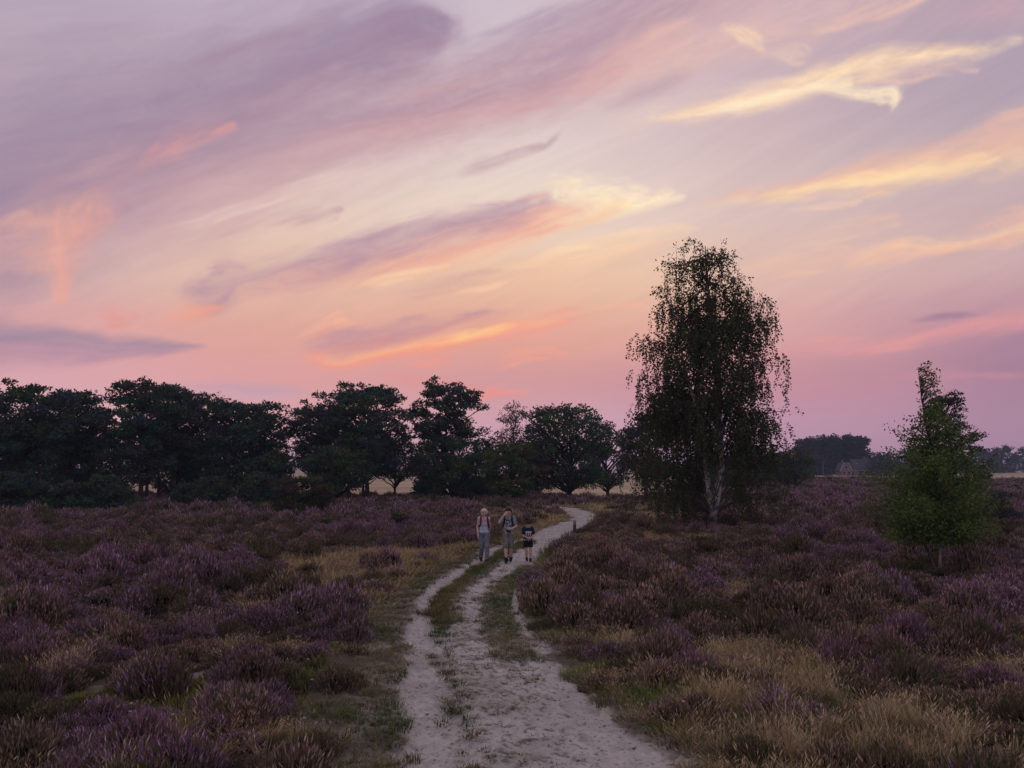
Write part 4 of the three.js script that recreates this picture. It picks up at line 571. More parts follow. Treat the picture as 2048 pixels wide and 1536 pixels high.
// the layered pine behind the young tree on the right
makeTree('pine_tree', 'dark pine with tiered branches behind the leafy young birch on the right', 'tree', null, 18.95, -38, 260, { ...PINE, h: 6.15, w: 2.5, low: 0.12, n: 74, flat: 0.36, R: [0.32, 0.6], leaves: 420, len: 0.11, wid: 0.024, lean: -0.02, shape: (t) => 1.02 - 0.78 * t });
// far trees: the poplar row by the farmhouse and the wood on the horizon
const FARTREE = { len: 0.75, wid: 0.3, flat: 1, tone: [0.05, 0.06, 0.05], leaves: 200, R: [1.6, 2.6], bark: [0.06, 0.05, 0.05], trunks: 1, thick: 0.02 };
[[1622, 876, 345, 'first'], [1648, 872, 352, 'second'], [1672, 871, 350, 'third'], [1694, 872, 352, 'fourth'], [1716, 871, 350, 'fifth'], [1738, 873, 346, 'sixth']].forEach(([px, py, d, nth], k) => {
  const x = (px - 1024) / 1773 * d, h = 3 + (935 - py) / 1773 * d; makeTree('tall_tree', `${nth} from the left of the tall trees behind the farmhouse`, 'tree', 'row of tall trees behind the farmhouse', x, -d - 8, 270 + k, { ...FARTREE, h, w: 3.7, low: 0.06, n: 34, shape: (t) => (t < 0.2 ? 0.75 + t : 0.98 - 0.5 * Math.max(0, t - 0.75) ** 1 * 1.4) });
});
[[1560, 905, 260, 5], [1640, 912, 330, 5], [1775, 905, 330, 6], [1835, 898, 380, 9], [1900, 900, 420, 10], [1960, 898, 470, 11], [2010, 892, 520, 12], [2060, 893, 540, 12], [2110, 890, 540, 13], [1320, 925, 300, 7], [1400, 918, 320, 8], [1470, 915, 300, 7]].forEach(([px, py, d, w], k) => {
  const x = (px - 1024) / 1773 * d, h = 3 + (935 - py) / 1773 * d; makeTree('distant_tree', ['small tree left of the farmhouse trees', 'low tree at the left foot of the tall trees', 'low tree at the right foot of the tall trees', 'distant tree hidden behind the left half of the young birch', 'distant tree behind the middle of the young birch', 'distant tree at the right flank of the young birch', 'left one of the distant trees at the right edge', 'distant tree on the right edge of the picture', 'distant tree just outside the right edge', 'distant tree behind the left skirt of the tall birch', 'distant tree behind the trunk of the tall birch', 'distant tree behind the right skirt of the tall birch'][k], 'tree', 'trees on the horizon', x, -d - 4, 290 + k, { ...FARTREE, h, w, low: 0.02, n: Math.round(16 + 2.2 * w), shape: (t) => Math.sqrt(Math.max(0.04, 1 - (t * 0.97) ** 2.4)) });
});

// ---------------------------------------------------------------- the tall birch by the track
{
  const x0 = 9.44, z0 = -42.5, g = top('birch_tree'), r = rng(611), wood = new Tris(), fol = new Tris(); g.position.set(x0, terrain(x0, z0) - 0.05, z0);
  tag(g, 'tall weeping birch with a pale trunk beside the track, dark against the sky', 'tree');
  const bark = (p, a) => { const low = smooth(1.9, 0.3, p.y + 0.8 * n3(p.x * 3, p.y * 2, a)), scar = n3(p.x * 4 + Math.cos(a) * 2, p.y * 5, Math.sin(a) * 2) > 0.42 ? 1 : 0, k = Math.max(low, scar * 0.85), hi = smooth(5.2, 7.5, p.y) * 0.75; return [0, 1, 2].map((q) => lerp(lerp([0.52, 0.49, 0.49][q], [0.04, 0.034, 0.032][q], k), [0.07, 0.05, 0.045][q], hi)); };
  const path = (pts) => catmull3(pts, 8), catmull3 = (pts, n) => { const o = []; for (let k = 0; k < pts.length - 1; k++) for (let j = 0; j < n; j++) { const t = j / n, a = pts[Math.max(0, k - 1)], b = pts[k], c = pts[k + 1], d = pts[Math.min(pts.length - 1, k + 2)]; o.push([0, 1, 2].map((q) => 0.5 * (2 * b[q] + (c[q] - a[q]) * t + (2 * a[q] - 5 * b[q] + 4 * c[q] - d[q]) * t * t + (3 * b[q] - a[q] - 3 * c[q] + d[q]) * t * t * t))); } o.push(pts[pts.length - 1]); return o; };
  const stems = [path([[0, 0, 0], [0.08, 0.9, 0], [0.3, 2, 0.1], [0.52, 3.2, 0], [0.5, 4.6, 0], [0.42, 6.4, 0.1], [0.4, 8.2, 0], [0.2, 10.5, 0.1], [0.05, 12.4, 0], [0, 13.9, 0]]), path([[0.1, 0.8, 0], [-0.1, 1.8, 0.3], [-0.3, 3.2, 0.5], [-0.5, 5, 0.7], [-1.2, 7.5, 0.9], [-1.6, 9.5, 0.8], [-1.9, 11.4, 0.7]]), path([[0.5, 4.4, 0], [0.9, 5.6, -0.3], [1.4, 7, -0.5], [1.9, 8.6, -0.6], [2.3, 10, -0.6]])];
  const rads = [0.27, 0.15, 0.12];
  stems.forEach((s, k) => wood.tube(s, s.map((_, j) => Math.max(0.015, rads[k] * (1 - 0.93 * j / (s.length - 1)) * (k === 0 ? 1 + 0.55 * Math.exp(-j / 4) : 1))), 10, bark, 0.12));
  const prof = [ // height, left and right reach of the crown
    [0.17, 6.59, 8.97], [0.99, 6.06, 12.91], [2.17, 5.54, 13.39], [3.36, 5.54, 13.56], [4.55, 5.58, 13.75], [5.75, 5.68, 13.84], [6.47, 5.58, 13.03], [7.68, 5.58, 12.84], [8.9, 5.82, 13.08], [10.12, 6.71, 13.22], [11.1, 6.78, 12.79], [12.09, 6.73, 11.41], [13.08, 7.02, 11.31], [13.83, 8.26, 11], [14.45, 9.26, 9.74],
  ];
  const reach = (y) => { let k = 0; while (k < prof.length - 2 && prof[k + 1][0] < y) k++; const t = clamp((y - prof[k][0]) / (prof[k + 1][0] - prof[k][0]), 0, 1); return [lerp(prof[k][1], prof[k + 1][1], t) - x0, lerp(prof[k][2], prof[k + 1][2], t) - x0]; };
  const at = (y) => { const s = stems[r() < 0.6 || y < 2 || y > 11 ? 0 : r() < 0.6 ? 1 : 2]; let k = 0; while (k < s.length - 2 && s[k + 1][1] < y) k++; return s[k]; };
  const twig = (x, y, z, L, dir, tone) => { // a hanging strand with its leaves
    let px = x, py = y, pz = z, vx = dir[0] * 0.5, vy = 0.15, vz = dir[2] * 0.5; const step = 0.05, n = Math.round(L / step), pts = [[x, y, z]];
    for (let k = 0; k < n; k++) {
      vx *= 0.9; vz *= 0.9; vy = Math.max(-1, vy - 0.12); vx += (r() - 0.5) * 0.12; vz += (r() - 0.5) * 0.12; const m = Math.hypot(vx, vy, vz); px += vx / m * step; py += vy / m * step; pz += vz / m * step; if (py < 0.35 || (Math.abs(px - 0.42) < 0.26 && py < 5.6 && py > 1 && pz > -0.3)) break;
      if (k % 6 === 5) pts.push([px, py, pz]);
      if (k < 1 || r() < 0.1) continue;
      const d = onSphere(r), q = 0.75 + 0.55 * r(); let ax = d[0], ay = d[1] * 0.5 - 0.6, az = d[2]; const mm = Math.hypot(ax, ay, az); fol.leaf(px + d[0] * 0.05, py + d[1] * 0.03, pz + d[2] * 0.05, ax / mm, ay / mm, az / mm, 0.082 * q + 0.024, 0.036 * q + 0.008, r, tone.map((c) => c * (0.7 + 0.6 * r())), 0.2);
    }
    if (pts.length > 1) wood.tube(pts, pts.map((_, k) => 0.007 - 0.004 * k / pts.length), 3, [0.05, 0.036, 0.032]);
  };
  let done = [];
  const tips = [[12.51, 11.1], [12.79, 10.49], [13.39, 5.8], [12.91, 5.94], [12.43, 5.7], [6.11, 9.19], [6.59, 8.9], [5.92, 7.49], [7.25, 13.03], [7.54, 12.58], [8.59, 13.88], [10.93, 13.45], [11.72, 11.6], [12.2, 4.31], [12.98, 4.19], [11.55, 4.07], [12.7, 3.24], [11.36, 3.12], [13.15, 2.64], [12.08, 2.64], [6.35, 4.31], [5.92, 3.36], [6.59, 3.12], [7.3, 3.59], [7.66, 2.41], [6.83, 2.17], [6.11, 2.41], [8.26, 3.12], [9.57, 13.58], [8.97, 13.2], [10.17, 13.2], [8.02, 12.09], [7.06, 11.6], [10.88, 12.09]];
  for (let i = 0, tries = 0; i < 185 && tries < 14000; tries++) {
    const set = tips[tries], y = set ? set[1] : lerp(1.4, 13.4, r() ** 0.85), [l, rr] = reach(y), a = r() * 6.2832, q = Math.sqrt(0.1 + 0.9 * r()), mid = (l + rr) / 2, hw = Math.max(0.15, (rr - l) / 2 - (y > 8.5 ? 0.2 : 0.1)), cx = set ? set[0] - x0 : mid + Math.cos(a) * hw * q, cz = set ? (r() - 0.5) * 0.8 : Math.sin(a) * Math.min(hw, 2.9) * q;
    if (done.some((d) => Math.hypot(d[0] - cx, (d[1] - y) * 0.8, d[2] - cz) < (y > 6 ? 0.76 : 0.6))) continue;
    if (y < 3.2 && cx > 0.05 && cx < 0.75 && cz > -0.6) continue; // the pale trunk stays in view
    if (y < 3.4 && cx > 0.1 && cx < 1.1 && r() < 0.7) continue;
    if (cx > 1.5 && y > 2.6 && y < 4.4 && r() < 0.45) continue; // open pocket under the right limb
    done.push([cx, y, cz]); i++;
    const from = at(Math.max(0.9, y - Math.hypot(cx, cz) * 0.55 - 0.5)), end = [cx, y, cz], B = bez(from, [lerp(from[0], cx, 0.5), Math.max(from[1], y) + 0.25, lerp(from[2], cz, 0.5)], end, 7), L = Math.hypot(cx - from[0], y - from[1], cz - from[2]);
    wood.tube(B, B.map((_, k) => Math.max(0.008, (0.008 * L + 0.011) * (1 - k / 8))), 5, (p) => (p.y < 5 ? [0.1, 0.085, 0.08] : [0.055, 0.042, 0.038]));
    const shade = 0.8 + 0.4 * r(), tone = [0.066 * shade, 0.08 * shade, 0.034 * shade], ns = y > 11.5 ? 15 : y > 6 ? 21 : y < 3.4 ? 13 : 17;
    for (let s = 0; s < ns; s++) { const k = 4 + Math.floor(r() * 4), p = B[Math.min(7, k)], d = onSphere(r), j = y > 11.5 ? 0.2 : 0.3; twig(p[0] + d[0] * j, p[1] + d[1] * 0.25 + 0.1, p[2] + d[2] * j, (y > 11.5 ? 0.2 : 0.4) + r() * (y > 11.5 ? 0.55 : 1.5), d, tone); }
    for (let s = 0; s < 34; s++) { const f = 2.5 + r() * 4.49, k = Math.floor(f), q = f - k, p = B[k].map((c, w) => lerp(c, B[k + 1][w], q)), d = onSphere(r), e = onSphere(r), R = 0.24; fol.leaf(p[0] + d[0] * R, p[1] + d[1] * R, p[2] + d[2] * R, e[0], e[1], e[2], 0.085, 0.036, r, tone.map((c) => c * (0.7 + 0.6 * r())), 0.2); }
  }
  // upright tips at the very top
  for (let k = 0; k < 60; k++) { const y = 10.6 + r() * 3.0, [l, rr] = reach(y), cx = lerp(l, rr, 0.1 + 0.8 * r()), cz = (r() - 0.5) * 1.2, h = 0.35 + 0.5 * r(); wood.tube([[cx, y - 0.4, cz], [cx + 0.03, y, cz], [cx + (r() - 0.5) * 0.3, y + h, cz]], [0.012, 0.009, 0.003], 3, [0.05, 0.036, 0.032]); for (let s = 0; s < 26; s++) { const t = r(), d = onSphere(r); fol.leaf(cx + (r() - 0.5) * 0.3, y - 0.3 + (h + 0.3) * t, cz + (r() - 0.5) * 0.24, d[0] * 0.8, d[1] * 0.6, d[2] * 0.8, 0.095, 0.04, r, [0.062, 0.074, 0.032], 0.2); } }
  part(g, 'trunk', wood.geo(true), M.bark);
  const c = part(g, 'crown', fol.geo(), M.leaf); c.userData.kind = 'stuff';
}
// ---------------------------------------------------------------- the leafy young birch on the right
function youngBirch(name, label, x, z, seed, prof, o) { // prof: [height, left, right] of the crown about the foot
  const g = top(name), r = rng(seed), wood = new Tris(), fol = new Tris(), { n, leaves, tone, size, bark, stems } = o; g.position.set(x, terrain(x, z) - 0.03, z); tag(g, label, 'tree');
  for (const [pts, rad] of stems) wood.tube(pts, pts.map((_, k) => rad * (1 - 0.85 * k / (pts.length - 1))), 7, bark, 0.1);
  const reach = (y) => { let k = 0; while (k < prof.length - 2 && prof[k + 1][0] < y) k++; const t = clamp((y - prof[k][0]) / (prof[k + 1][0] - prof[k][0]), 0, 1); return [lerp(prof[k][1], prof[k + 1][1], t), lerp(prof[k][2], prof[k + 1][2], t)]; };
  const y0 = prof[0][0], y1 = prof[prof.length - 1][0], main = stems[0][0], at = (y) => { let k = 0; while (k < main.length - 2 && main[k + 1][1] < y) k++; const t = clamp((y - main[k][1]) / (main[k + 1][1] - main[k][1]), 0, 1); return main[k].map((c, q) => lerp(c, main[k + 1][q], t)); };
  for (let i = 0; i < n; i++) {
    const u = r() ** 1.55, y = lerp(y0, y1, u), [l, rr] = reach(y), a = r() * 6.2832, q = Math.sqrt(0.12 + 0.88 * r()) * (0.92 + 0.3 * n3(Math.cos(a) * 1.6, y * 1.5, Math.sin(a) * 1.6)), cx = (l + rr) / 2 + Math.cos(a) * (rr - l) / 2 * q, cz = Math.sin(a) * (rr - l) / 2 * q * 0.9, from = at(Math.max(0.75, y - 0.1 - Math.hypot(cx, cz) * lerp(0.05, 0.75, Math.min(1, u * 2)))), B = bez(from, [lerp(from[0], cx, 0.55), lerp(from[1], y, 0.7), lerp(from[2], cz, 0.55)], [cx, y, cz], 5);
    wood.tube(B, B.map((_, k) => 0.013 * (1 - 0.16 * k)), 4, [0.06, 0.045, 0.04]);
    const m = leaves * (0.6 + 0.8 * r()) * lerp(1.15, 0.1, smooth(0.25, 0.85, u)), spread = lerp(0.22, 0.11, u) * (0.8 + 0.5 * r()), v = 0.65 + 0.6 * r();
    for (let s = 0; s < m; s++) { const t = 0.45 + 0.62 * r(), k = Math.min(4, Math.floor(t * 5)), f = t * 5 - k, p = B[k].map((c, w) => lerp(c, B[k + 1][w], f)), d = onSphere(r), e = onSphere(r), w = v * (0.65 + 0.7 * r()); const m1 = Math.hypot(e[0], e[1] * 0.6 - 0.35, e[2]); fol.leaf(p[0] + d[0] * spread, p[1] + d[1] * spread + 0.02, p[2] + d[2] * spread, e[0] / m1, (e[1] * 0.6 - 0.35) / m1, e[2] / m1, size * (0.75 + 0.5 * r()), size * 0.38 * (0.75 + 0.5 * r()), r, r() < 0.012 ? [0.24, 0.17, 0.03] : tone.map((c) => c * w), 0.22); }
  }
  part(g, 'trunk', wood.geo(true), M.bark); const c = part(g, 'crown', fol.geo(), M.leaf); c.userData.kind = 'stuff';
  return g;
}
{
  const d = 24.7, x = 11.74, X = (px) => (px - 1024) / 1773 * 24.85 - x, prof = [[1.18, 1770, 1955], [1.42, 1738, 1980], [1.83, 1722, 1990], [2.38, 1722, 1998], [2.93, 1732, 1990], [3.48, 1764, 1975], [3.9, 1782, 1950], [4.32, 1800, 1918], [4.88, 1826, 1900], [5.37, 1838, 1892], [5.69, 1848, 1876], [5.92, 1853, 1858]].map(([y, a, b]) => [y, X(a), X(b)]);
  youngBirch('young_birch', 'leafy green young birch with a thin pale stem standing alone on the right', x, -d, 711, prof, { n: 380, leaves: 78, tone: [0.112, 0.175, 0.048], size: 0.07, bark: (p) => (n3(p.x * 9, p.y * 6, 3) > 0.35 || p.y > 1.6 || p.x < -0.12 ? [0.08, 0.065, 0.06] : [0.36, 0.32, 0.31]), stems: [[[[0, 0, 0], [0.02, 0.5, 0], [0.08, 1.1, 0], [0.02, 2, 0], [-0.1, 3.4, 0], [-0.3, 5, 0], [-0.36, 5.85, 0]], 0.045], [[[-0.05, 0, 0.05], [-0.35, 0.7, 0.1], [-0.7, 1.5, 0.1], [-0.9, 2.4, 0.1]], 0.022], [[[0.02, 0, -0.05], [-0.3, 0.9, -0.1], [-0.42, 1.9, -0.1]], 0.018]] });
}
// low shrubs and seedlings on the heath
const W3 = 'low shrubs growing out of the heather', LOW = { ...BUSH, R: [0.14, 0.26], len: 0.06, wid: 0.022, leaves: 120, thick: 0.02 };
[
  [6.54, -30.6, 0.75, 0.62, 301, [0.085, 0.075, 0.02], 'yellowish green low bush in front of the tall birch trunk'], [8.39, -30.09, 0.65, 0.72, 302, [0.06, 0.06, 0.02], 'wide dark green low bush right of the yellowish one'], [11.08, -25.01, 0.45, 0.5, 303, [0.08, 0.09, 0.025], 'low leafy shrub left of the young birch stem'], [12.56, -25.48, 0.4, 0.36, 304, [0.075, 0.1, 0.022], 'bright green low shrub right of the young birch stem'],
  [-8.6, -41.25, 0.75, 0.38, 305, [0.085, 0.11, 0.035], 'small bright green seedling below the small juniper'], [-8.49, -44.63, 0.85, 0.35, 306, [0.075, 0.1, 0.035], 'pale green seedling next right of the small bright one'], [-5.5, -42.54, 0.95, 0.55, 307, [0.07, 0.1, 0.04], 'loose green seedling birch on the heather left of the walkers'], [1.09, -59.25, 0.75, 0.3, 308, [0.06, 0.07, 0.035], 'tiny bush on the straw bank inside the bend of the track'], [14.31, -40.03, 0.55, 0.6, 309, [0.06, 0.085, 0.035], 'low green bush between the birch and the young birch'], [16.63, -30.95, 0.5, 0.6, 310, [0.045, 0.05, 0.025], 'dark low bush right of the young birch near the picture edge'],
].forEach(([x, z, h, w, seed, tone, label]) => makeTree('low_shrub', label, 'shrub', W3, x, z, seed, { ...LOW, h, w, tone, n: 22 }));

// ---------------------------------------------------------------- farmhouse beyond the heath
{
  const g = top('farmhouse'), d = 338; g.position.set(129.06, terrain(129.06, -338), -d); g.scale.setScalar(0.92); tag(g, 'small brick farmhouse with white-edged gable and dark roof below the tall trees', 'house');
  const brick = matte({ color: new THREE.Color().setRGB(0.24, 0.165, 0.15) }), white = matte({ color: new THREE.Color().setRGB(0.38, 0.36, 0.36) }), tiles = matte({ color: new THREE.Color().setRGB(0.075, 0.075, 0.1) }), glass = new THREE.MeshPhysicalMaterial({ color: 0x10141a, roughness: 0.1 }), pale = new THREE.MeshPhysicalMaterial({ color: new THREE.Color().setRGB(0.75, 0.78, 0.82), roughness: 0.08, metalness: 0.6 }), door = matte({ color: new THREE.Color().setRGB(0.06, 0.07, 0.05) });
  const box = (w, h, dd, x, y, z) => new THREE.BoxGeometry(w, h, dd).translate(x, y, z);
  // front gable with a clipped top
  const gable = (pts, depth, z) => { const s = new THREE.Shape(pts.map((p) => new THREE.Vector2(...p))); return new THREE.ExtrudeGeometry(s, { depth, bevelEnabled: false }).translate(0, 0, z); };
  part(g, 'gable_wall', gable([[-4.6, 0], [0, 0], [0, 2.1], [-1.25, 5], [-3.35, 5], [-4.6, 2.1]], 6, -6), brick);
  const slab = (x0, y0, x1, y1, z0, z1, th) => { const dx = x1 - x0, dy = y1 - y0, L = Math.hypot(dx, dy), m = new THREE.BoxGeometry(L, th, z1 - z0); m.rotateZ(Math.atan2(dy, dx)); return m.translate((x0 + x1) / 2, (y0 + y1) / 2, (z0 + z1) / 2); };
  part(g, 'roof', slab(-5.05, 1.75, -3.2, 5.35, -6.3, -0.06, 0.22), tiles); part(g, 'roof', slab(0.45, 1.75, -1.4, 5.35, -6.3, -0.06, 0.22), tiles); part(g, 'roof', box(1.9, 0.2, 6.2, -2.3, 5.28, -3.2), tiles);
  part(g, 'barge_board', slab(-5, 1.75, -3.25, 5.3, -0.02, 0.16, 0.3), white); part(g, 'barge_board', slab(0.4, 1.75, -1.35, 5.3, -0.02, 0.16, 0.3), white); part(g, 'barge_board', box(2.1, 0.28, 0.18, -2.3, 5.2, 0.07), white);
  part(g, 'chimney', box(0.7, 1.1, 0.7, -2.3, 5.9, -4.5), brick);
  const win = (x, y, w, h, z) => { const f = part(g, 'window', box(w + 0.22, h + 0.22, 0.08, x, y, z), white); part(f, 'pane', box(w, h, 0.06, x, y, z + 0.04), glass); };
  win(-3.3, 1.15, 0.85, 1.1, 0.02); win(-1.3, 1.15, 0.85, 1.1, 0.02); win(-2.3, 3.4, 0.8, 1, 0.02);
  // long wing to the right
  part(g, 'wing_wall', box(8.4, 2.2, 6, 4.9, 1.1, -3.4), brick);
  { const q = gable([[-3.5, 0], [3.5, 0], [0.6, 4.7], [-0.6, 4.7]], 8.8, 0); q.rotateY(Math.PI / 2); part(g, 'wing_roof', q.translate(0.6, 2.15, -3.4), tiles); }
  part(g, 'skylight', box(0.75, 1.25, 0.1, 2.5, 4.55, -1.62).rotateX(0), pale);
  part(g, 'eaves_board', box(8.8, 0.22, 0.12, 5, 2.2, 0.12), white);
  win(5.9, 1.2, 0.9, 1, -0.38); win(7.7, 1.2, 0.9, 1, -0.38); const dr = part(g, 'door', box(1.05, 1.95, 0.08, 3.6, 0.98, -0.37), door); part(dr, 'handle', box(0.1, 0.1, 0.1, 3.95, 1, -0.3), white);
  part(g, 'wing_chimney', box(0.7, 1.2, 0.7, 6.6, 7.2, -3.4), brick);
}
{ // pole left of the farmhouse
  const g = top('utility_pole'), x = 115.26; g.position.set(x, terrain(x, -330), -330); tag(g, 'slim pale pole left of the farmhouse before the tall trees', 'pole');
  const m = matte({ color: new THREE.Color().setRGB(0.2, 0.24, 0.22) }); part(g, 'shaft', new THREE.CylinderGeometry(0.1, 0.16, 5.4, 10).translate(0, 2.7, 0), m); part(g, 'lamp_arm', new THREE.CylinderGeometry(0.05, 0.05, 1.1, 8).rotateZ(Math.PI / 2).translate(0.45, 5.35, 0), m);
}
{ // waymark post at the edge of the track
  const g = top('wooden_post'), [x, z] = [2.73, -38.89]; g.position.set(x, terrain(x, z) - 0.1, z); g.rotation.z = 0.03; tag(g, 'short weathered wooden post with a pale top beside the track', 'post');
  const t = new Tris(), c = new Tris(), wood = (p, a) => { const v = 0.75 + 0.5 * Math.abs(n3(Math.cos(a) * 5, p.y * 1.2, Math.sin(a) * 5)); return [0.085 * v, 0.07 * v, 0.062 * v]; }, pale = (p, a) => { const v = 0.8 + 0.4 * Math.abs(n3(Math.cos(a) * 6, p.y * 3, Math.sin(a) * 6)); return [0.26 * v, 0.22 * v, 0.21 * v]; };
  t.tube([[0, 0, 0], [0, 0.3, 0], [0.004, 0.6, 0], [0.006, 0.68, 0]], [0.072, 0.07, 0.068, 0.068], 14, wood, 0.06);
  c.tube([[0.006, 0.68, 0], [0.007, 0.69, 0], [0.008, 0.84, 0], [0.008, 0.87, 0], [0.008, 0.88, 0]], [0.06, 0.072, 0.07, 0.055, 0.001], 14, pale, 0.05);
  part(g, 'shaft', t.geo(true), M.bark); part(g, 'pale_top', c.geo(true), M.bark);
}
// pale seed heads dotted along the track
[[1.52, -21.33], [1.14, -20.76], [1.02, -17.48], [1.56, -17.16], [1.26, -15.4], [2.43, -17.32], [4.93, -13.03], [3.72, -10.31], [3.52, -10.91], [3.14, -9.3], [1.8, -9.58], [-2.57, -13.34], [-3.74, -15.79], [-2.73, -12.18], [-2.39, -10.91], [-3.97, -9.52], [-4.13, -9.92], [-3.46, -9.33], [-2.12, -9.35], [1.68, -16.4], [1.78, -14.98]].forEach(([x, z], k) => {
  const g = top('seed_head'), r = rng(900 + k), h = 0.42 + 0.12 * r(), st = new Tris(), hd = new Tris(); g.position.set(x, terrain(x, z), z); tag(g, 'small pale seed head on a thin stem among the heather by the track', 'flower', 'pale seed heads by the track');
  st.tube([[0, 0, 0], [0.01, h * 0.5, 0], [0.03 * (r() - 0.5), h, 0.02]], [0.003, 0.0025, 0.002], 4, [0.12, 0.1, 0.05]);
  for (let s = 0; s < 40; s++) { const d = onSphere(r); hd.leaf(0, h, 0.02, d[0], Math.abs(d[1]) * 0.9 + 0.1, d[2], 0.02, 0.005, r, [0.62, 0.58, 0.5], 0.1); }
  part(g, 'stem', st.geo(true), M.bark); part(g, 'flower_head', hd.geo(), M.grass);
});

// ---------------------------------------------------------------- the three walkers
// A surface wrapped round a distance field (surface nets), coloured by colour(x, y, z).
function wrap(field, lo, hi, cell, colour) {
  const n = [0, 1, 2].map((q) => Math.ceil((hi[q] - lo[q]) / cell) + 1), F = new Float32Array(n[0] * n[1] * n[2]), at = (i, j, k) => (k * n[1] + j) * n[0] + i, id = new Int32Array(F.length).fill(-1), t = new Tris();
  for (let k = 0; k < n[2]; k++) for (let j = 0; j < n[1]; j++) for (let i = 0; i < n[0]; i++) F[at(i, j, k)] = field(lo[0] + i * cell, lo[1] + j * cell, lo[2] + k * cell);
  for (let k = 0; k < n[2] - 1; k++) for (let j = 0; j < n[1] - 1; j++) for (let i = 0; i < n[0] - 1; i++) {
    const o = at(i, j, k), nx = n[0], nxy = n[0] * n[1], s0 = F[o] < 0;
    if (s0 === F[o + 1] < 0 && s0 === F[o + nx] < 0 && s0 === F[o + nx + 1] < 0 && s0 === F[o + nxy] < 0 && s0 === F[o + nxy + 1] < 0 && s0 === F[o + nxy + nx] < 0 && s0 === F[o + nxy + nx + 1] < 0) continue;
    let sx = 0, sy = 0, sz = 0, c = 0;
    for (let e = 0; e < 12; e++) { const ax = e >> 2, u = e & 1, v = (e >> 1) & 1, a = [i, j, k], b = [i, j, k]; const p1 = (ax + 1) % 3, p2 = (ax + 2) % 3; a[p1] += u; a[p2] += v; b[p1] += u; b[p2] += v; b[ax] += 1; const fa = F[at(...a)], fb = F[at(...b)]; if ((fa < 0) === (fb < 0)) continue; const q = fa / (fa - fb); sx += a[0] + (b[0] - a[0]) * q; sy += a[1] + (b[1] - a[1]) * q; sz += a[2] + (b[2] - a[2]) * q; c++; }
    if (!c) continue;
    const x = lo[0] + sx / c * cell, y = lo[1] + sy / c * cell, z = lo[2] + sz / c * cell; id[at(i, j, k)] = t.v(x, y, z, colour(x, y, z));
  }
  for (let k = 1; k < n[2] - 1; k++) for (let j = 1; j < n[1] - 1; j++) for (let i = 1; i < n[0] - 1; i++) for (let ax = 0; ax < 3; ax++) {
    const fa = F[at(i, j, k)], fb = F[at(i, j, k) + (ax === 0 ? 1 : ax === 1 ? n[0] : n[0] * n[1])]; if ((fa < 0) === (fb < 0)) continue;
    const p1 = (ax + 1) % 3, p2 = (ax + 2) % 3, cellAt = (u, v) => { const a = [i, j, k]; a[p1] -= u; a[p2] -= v; return id[at(...a)]; }, A = cellAt(0, 0), B = cellAt(1, 0), C = cellAt(1, 1), D = cellAt(0, 1); if (A < 0 || B < 0 || C < 0 || D < 0) continue;
    if (fa < 0) { t.f(A, B, C); t.f(A, C, D); } else { t.f(A, C, B); t.f(A, D, C); }
  }
  return t;
}
const bone = (a, ra, b, rb, sq = 1) => ({ a, b, ra, rb, sq });
const boneDist = (o, x, y, z) => { const { a, b, ra, rb, sq } = o, zs = 1 / sq, ax = x - a[0], ay = y - a[1], az = (z - a[2]) * zs, dx = b[0] - a[0], dy = b[1] - a[1], dz = (b[2] - a[2]) * zs, q = clamp((ax * dx + ay * dy + az * dz) / (dx * dx + dy * dy + dz * dz + 1e-9), 0, 1); return (Math.hypot(ax - dx * q, ay - dy * q, az - dz * q) - lerp(ra, rb, q)) * Math.min(1, sq); };
const blend = (bones, k, grow = 0) => (x, y, z) => { let s = 1e3; for (const o of bones) { const d = boneDist(o, x, y, z) - grow, h = clamp(0.5 + 0.5 * (s - d) / k, 0, 1); s = lerp(s, d, h) - k * h * (1 - h); } return s; };
const cut = (f, y0, y1) => (x, y, z) => Math.max(f(x, y, z), y0 - y, y - y1);
function join(...ts) { const o = new Tris(); for (const t of ts) { const n = o.p.length / 3; for (const v of t.p) o.p.push(v); for (const v of t.c) o.c.push(v); for (const v of t.i) o.i.push(v + n); } return o; }
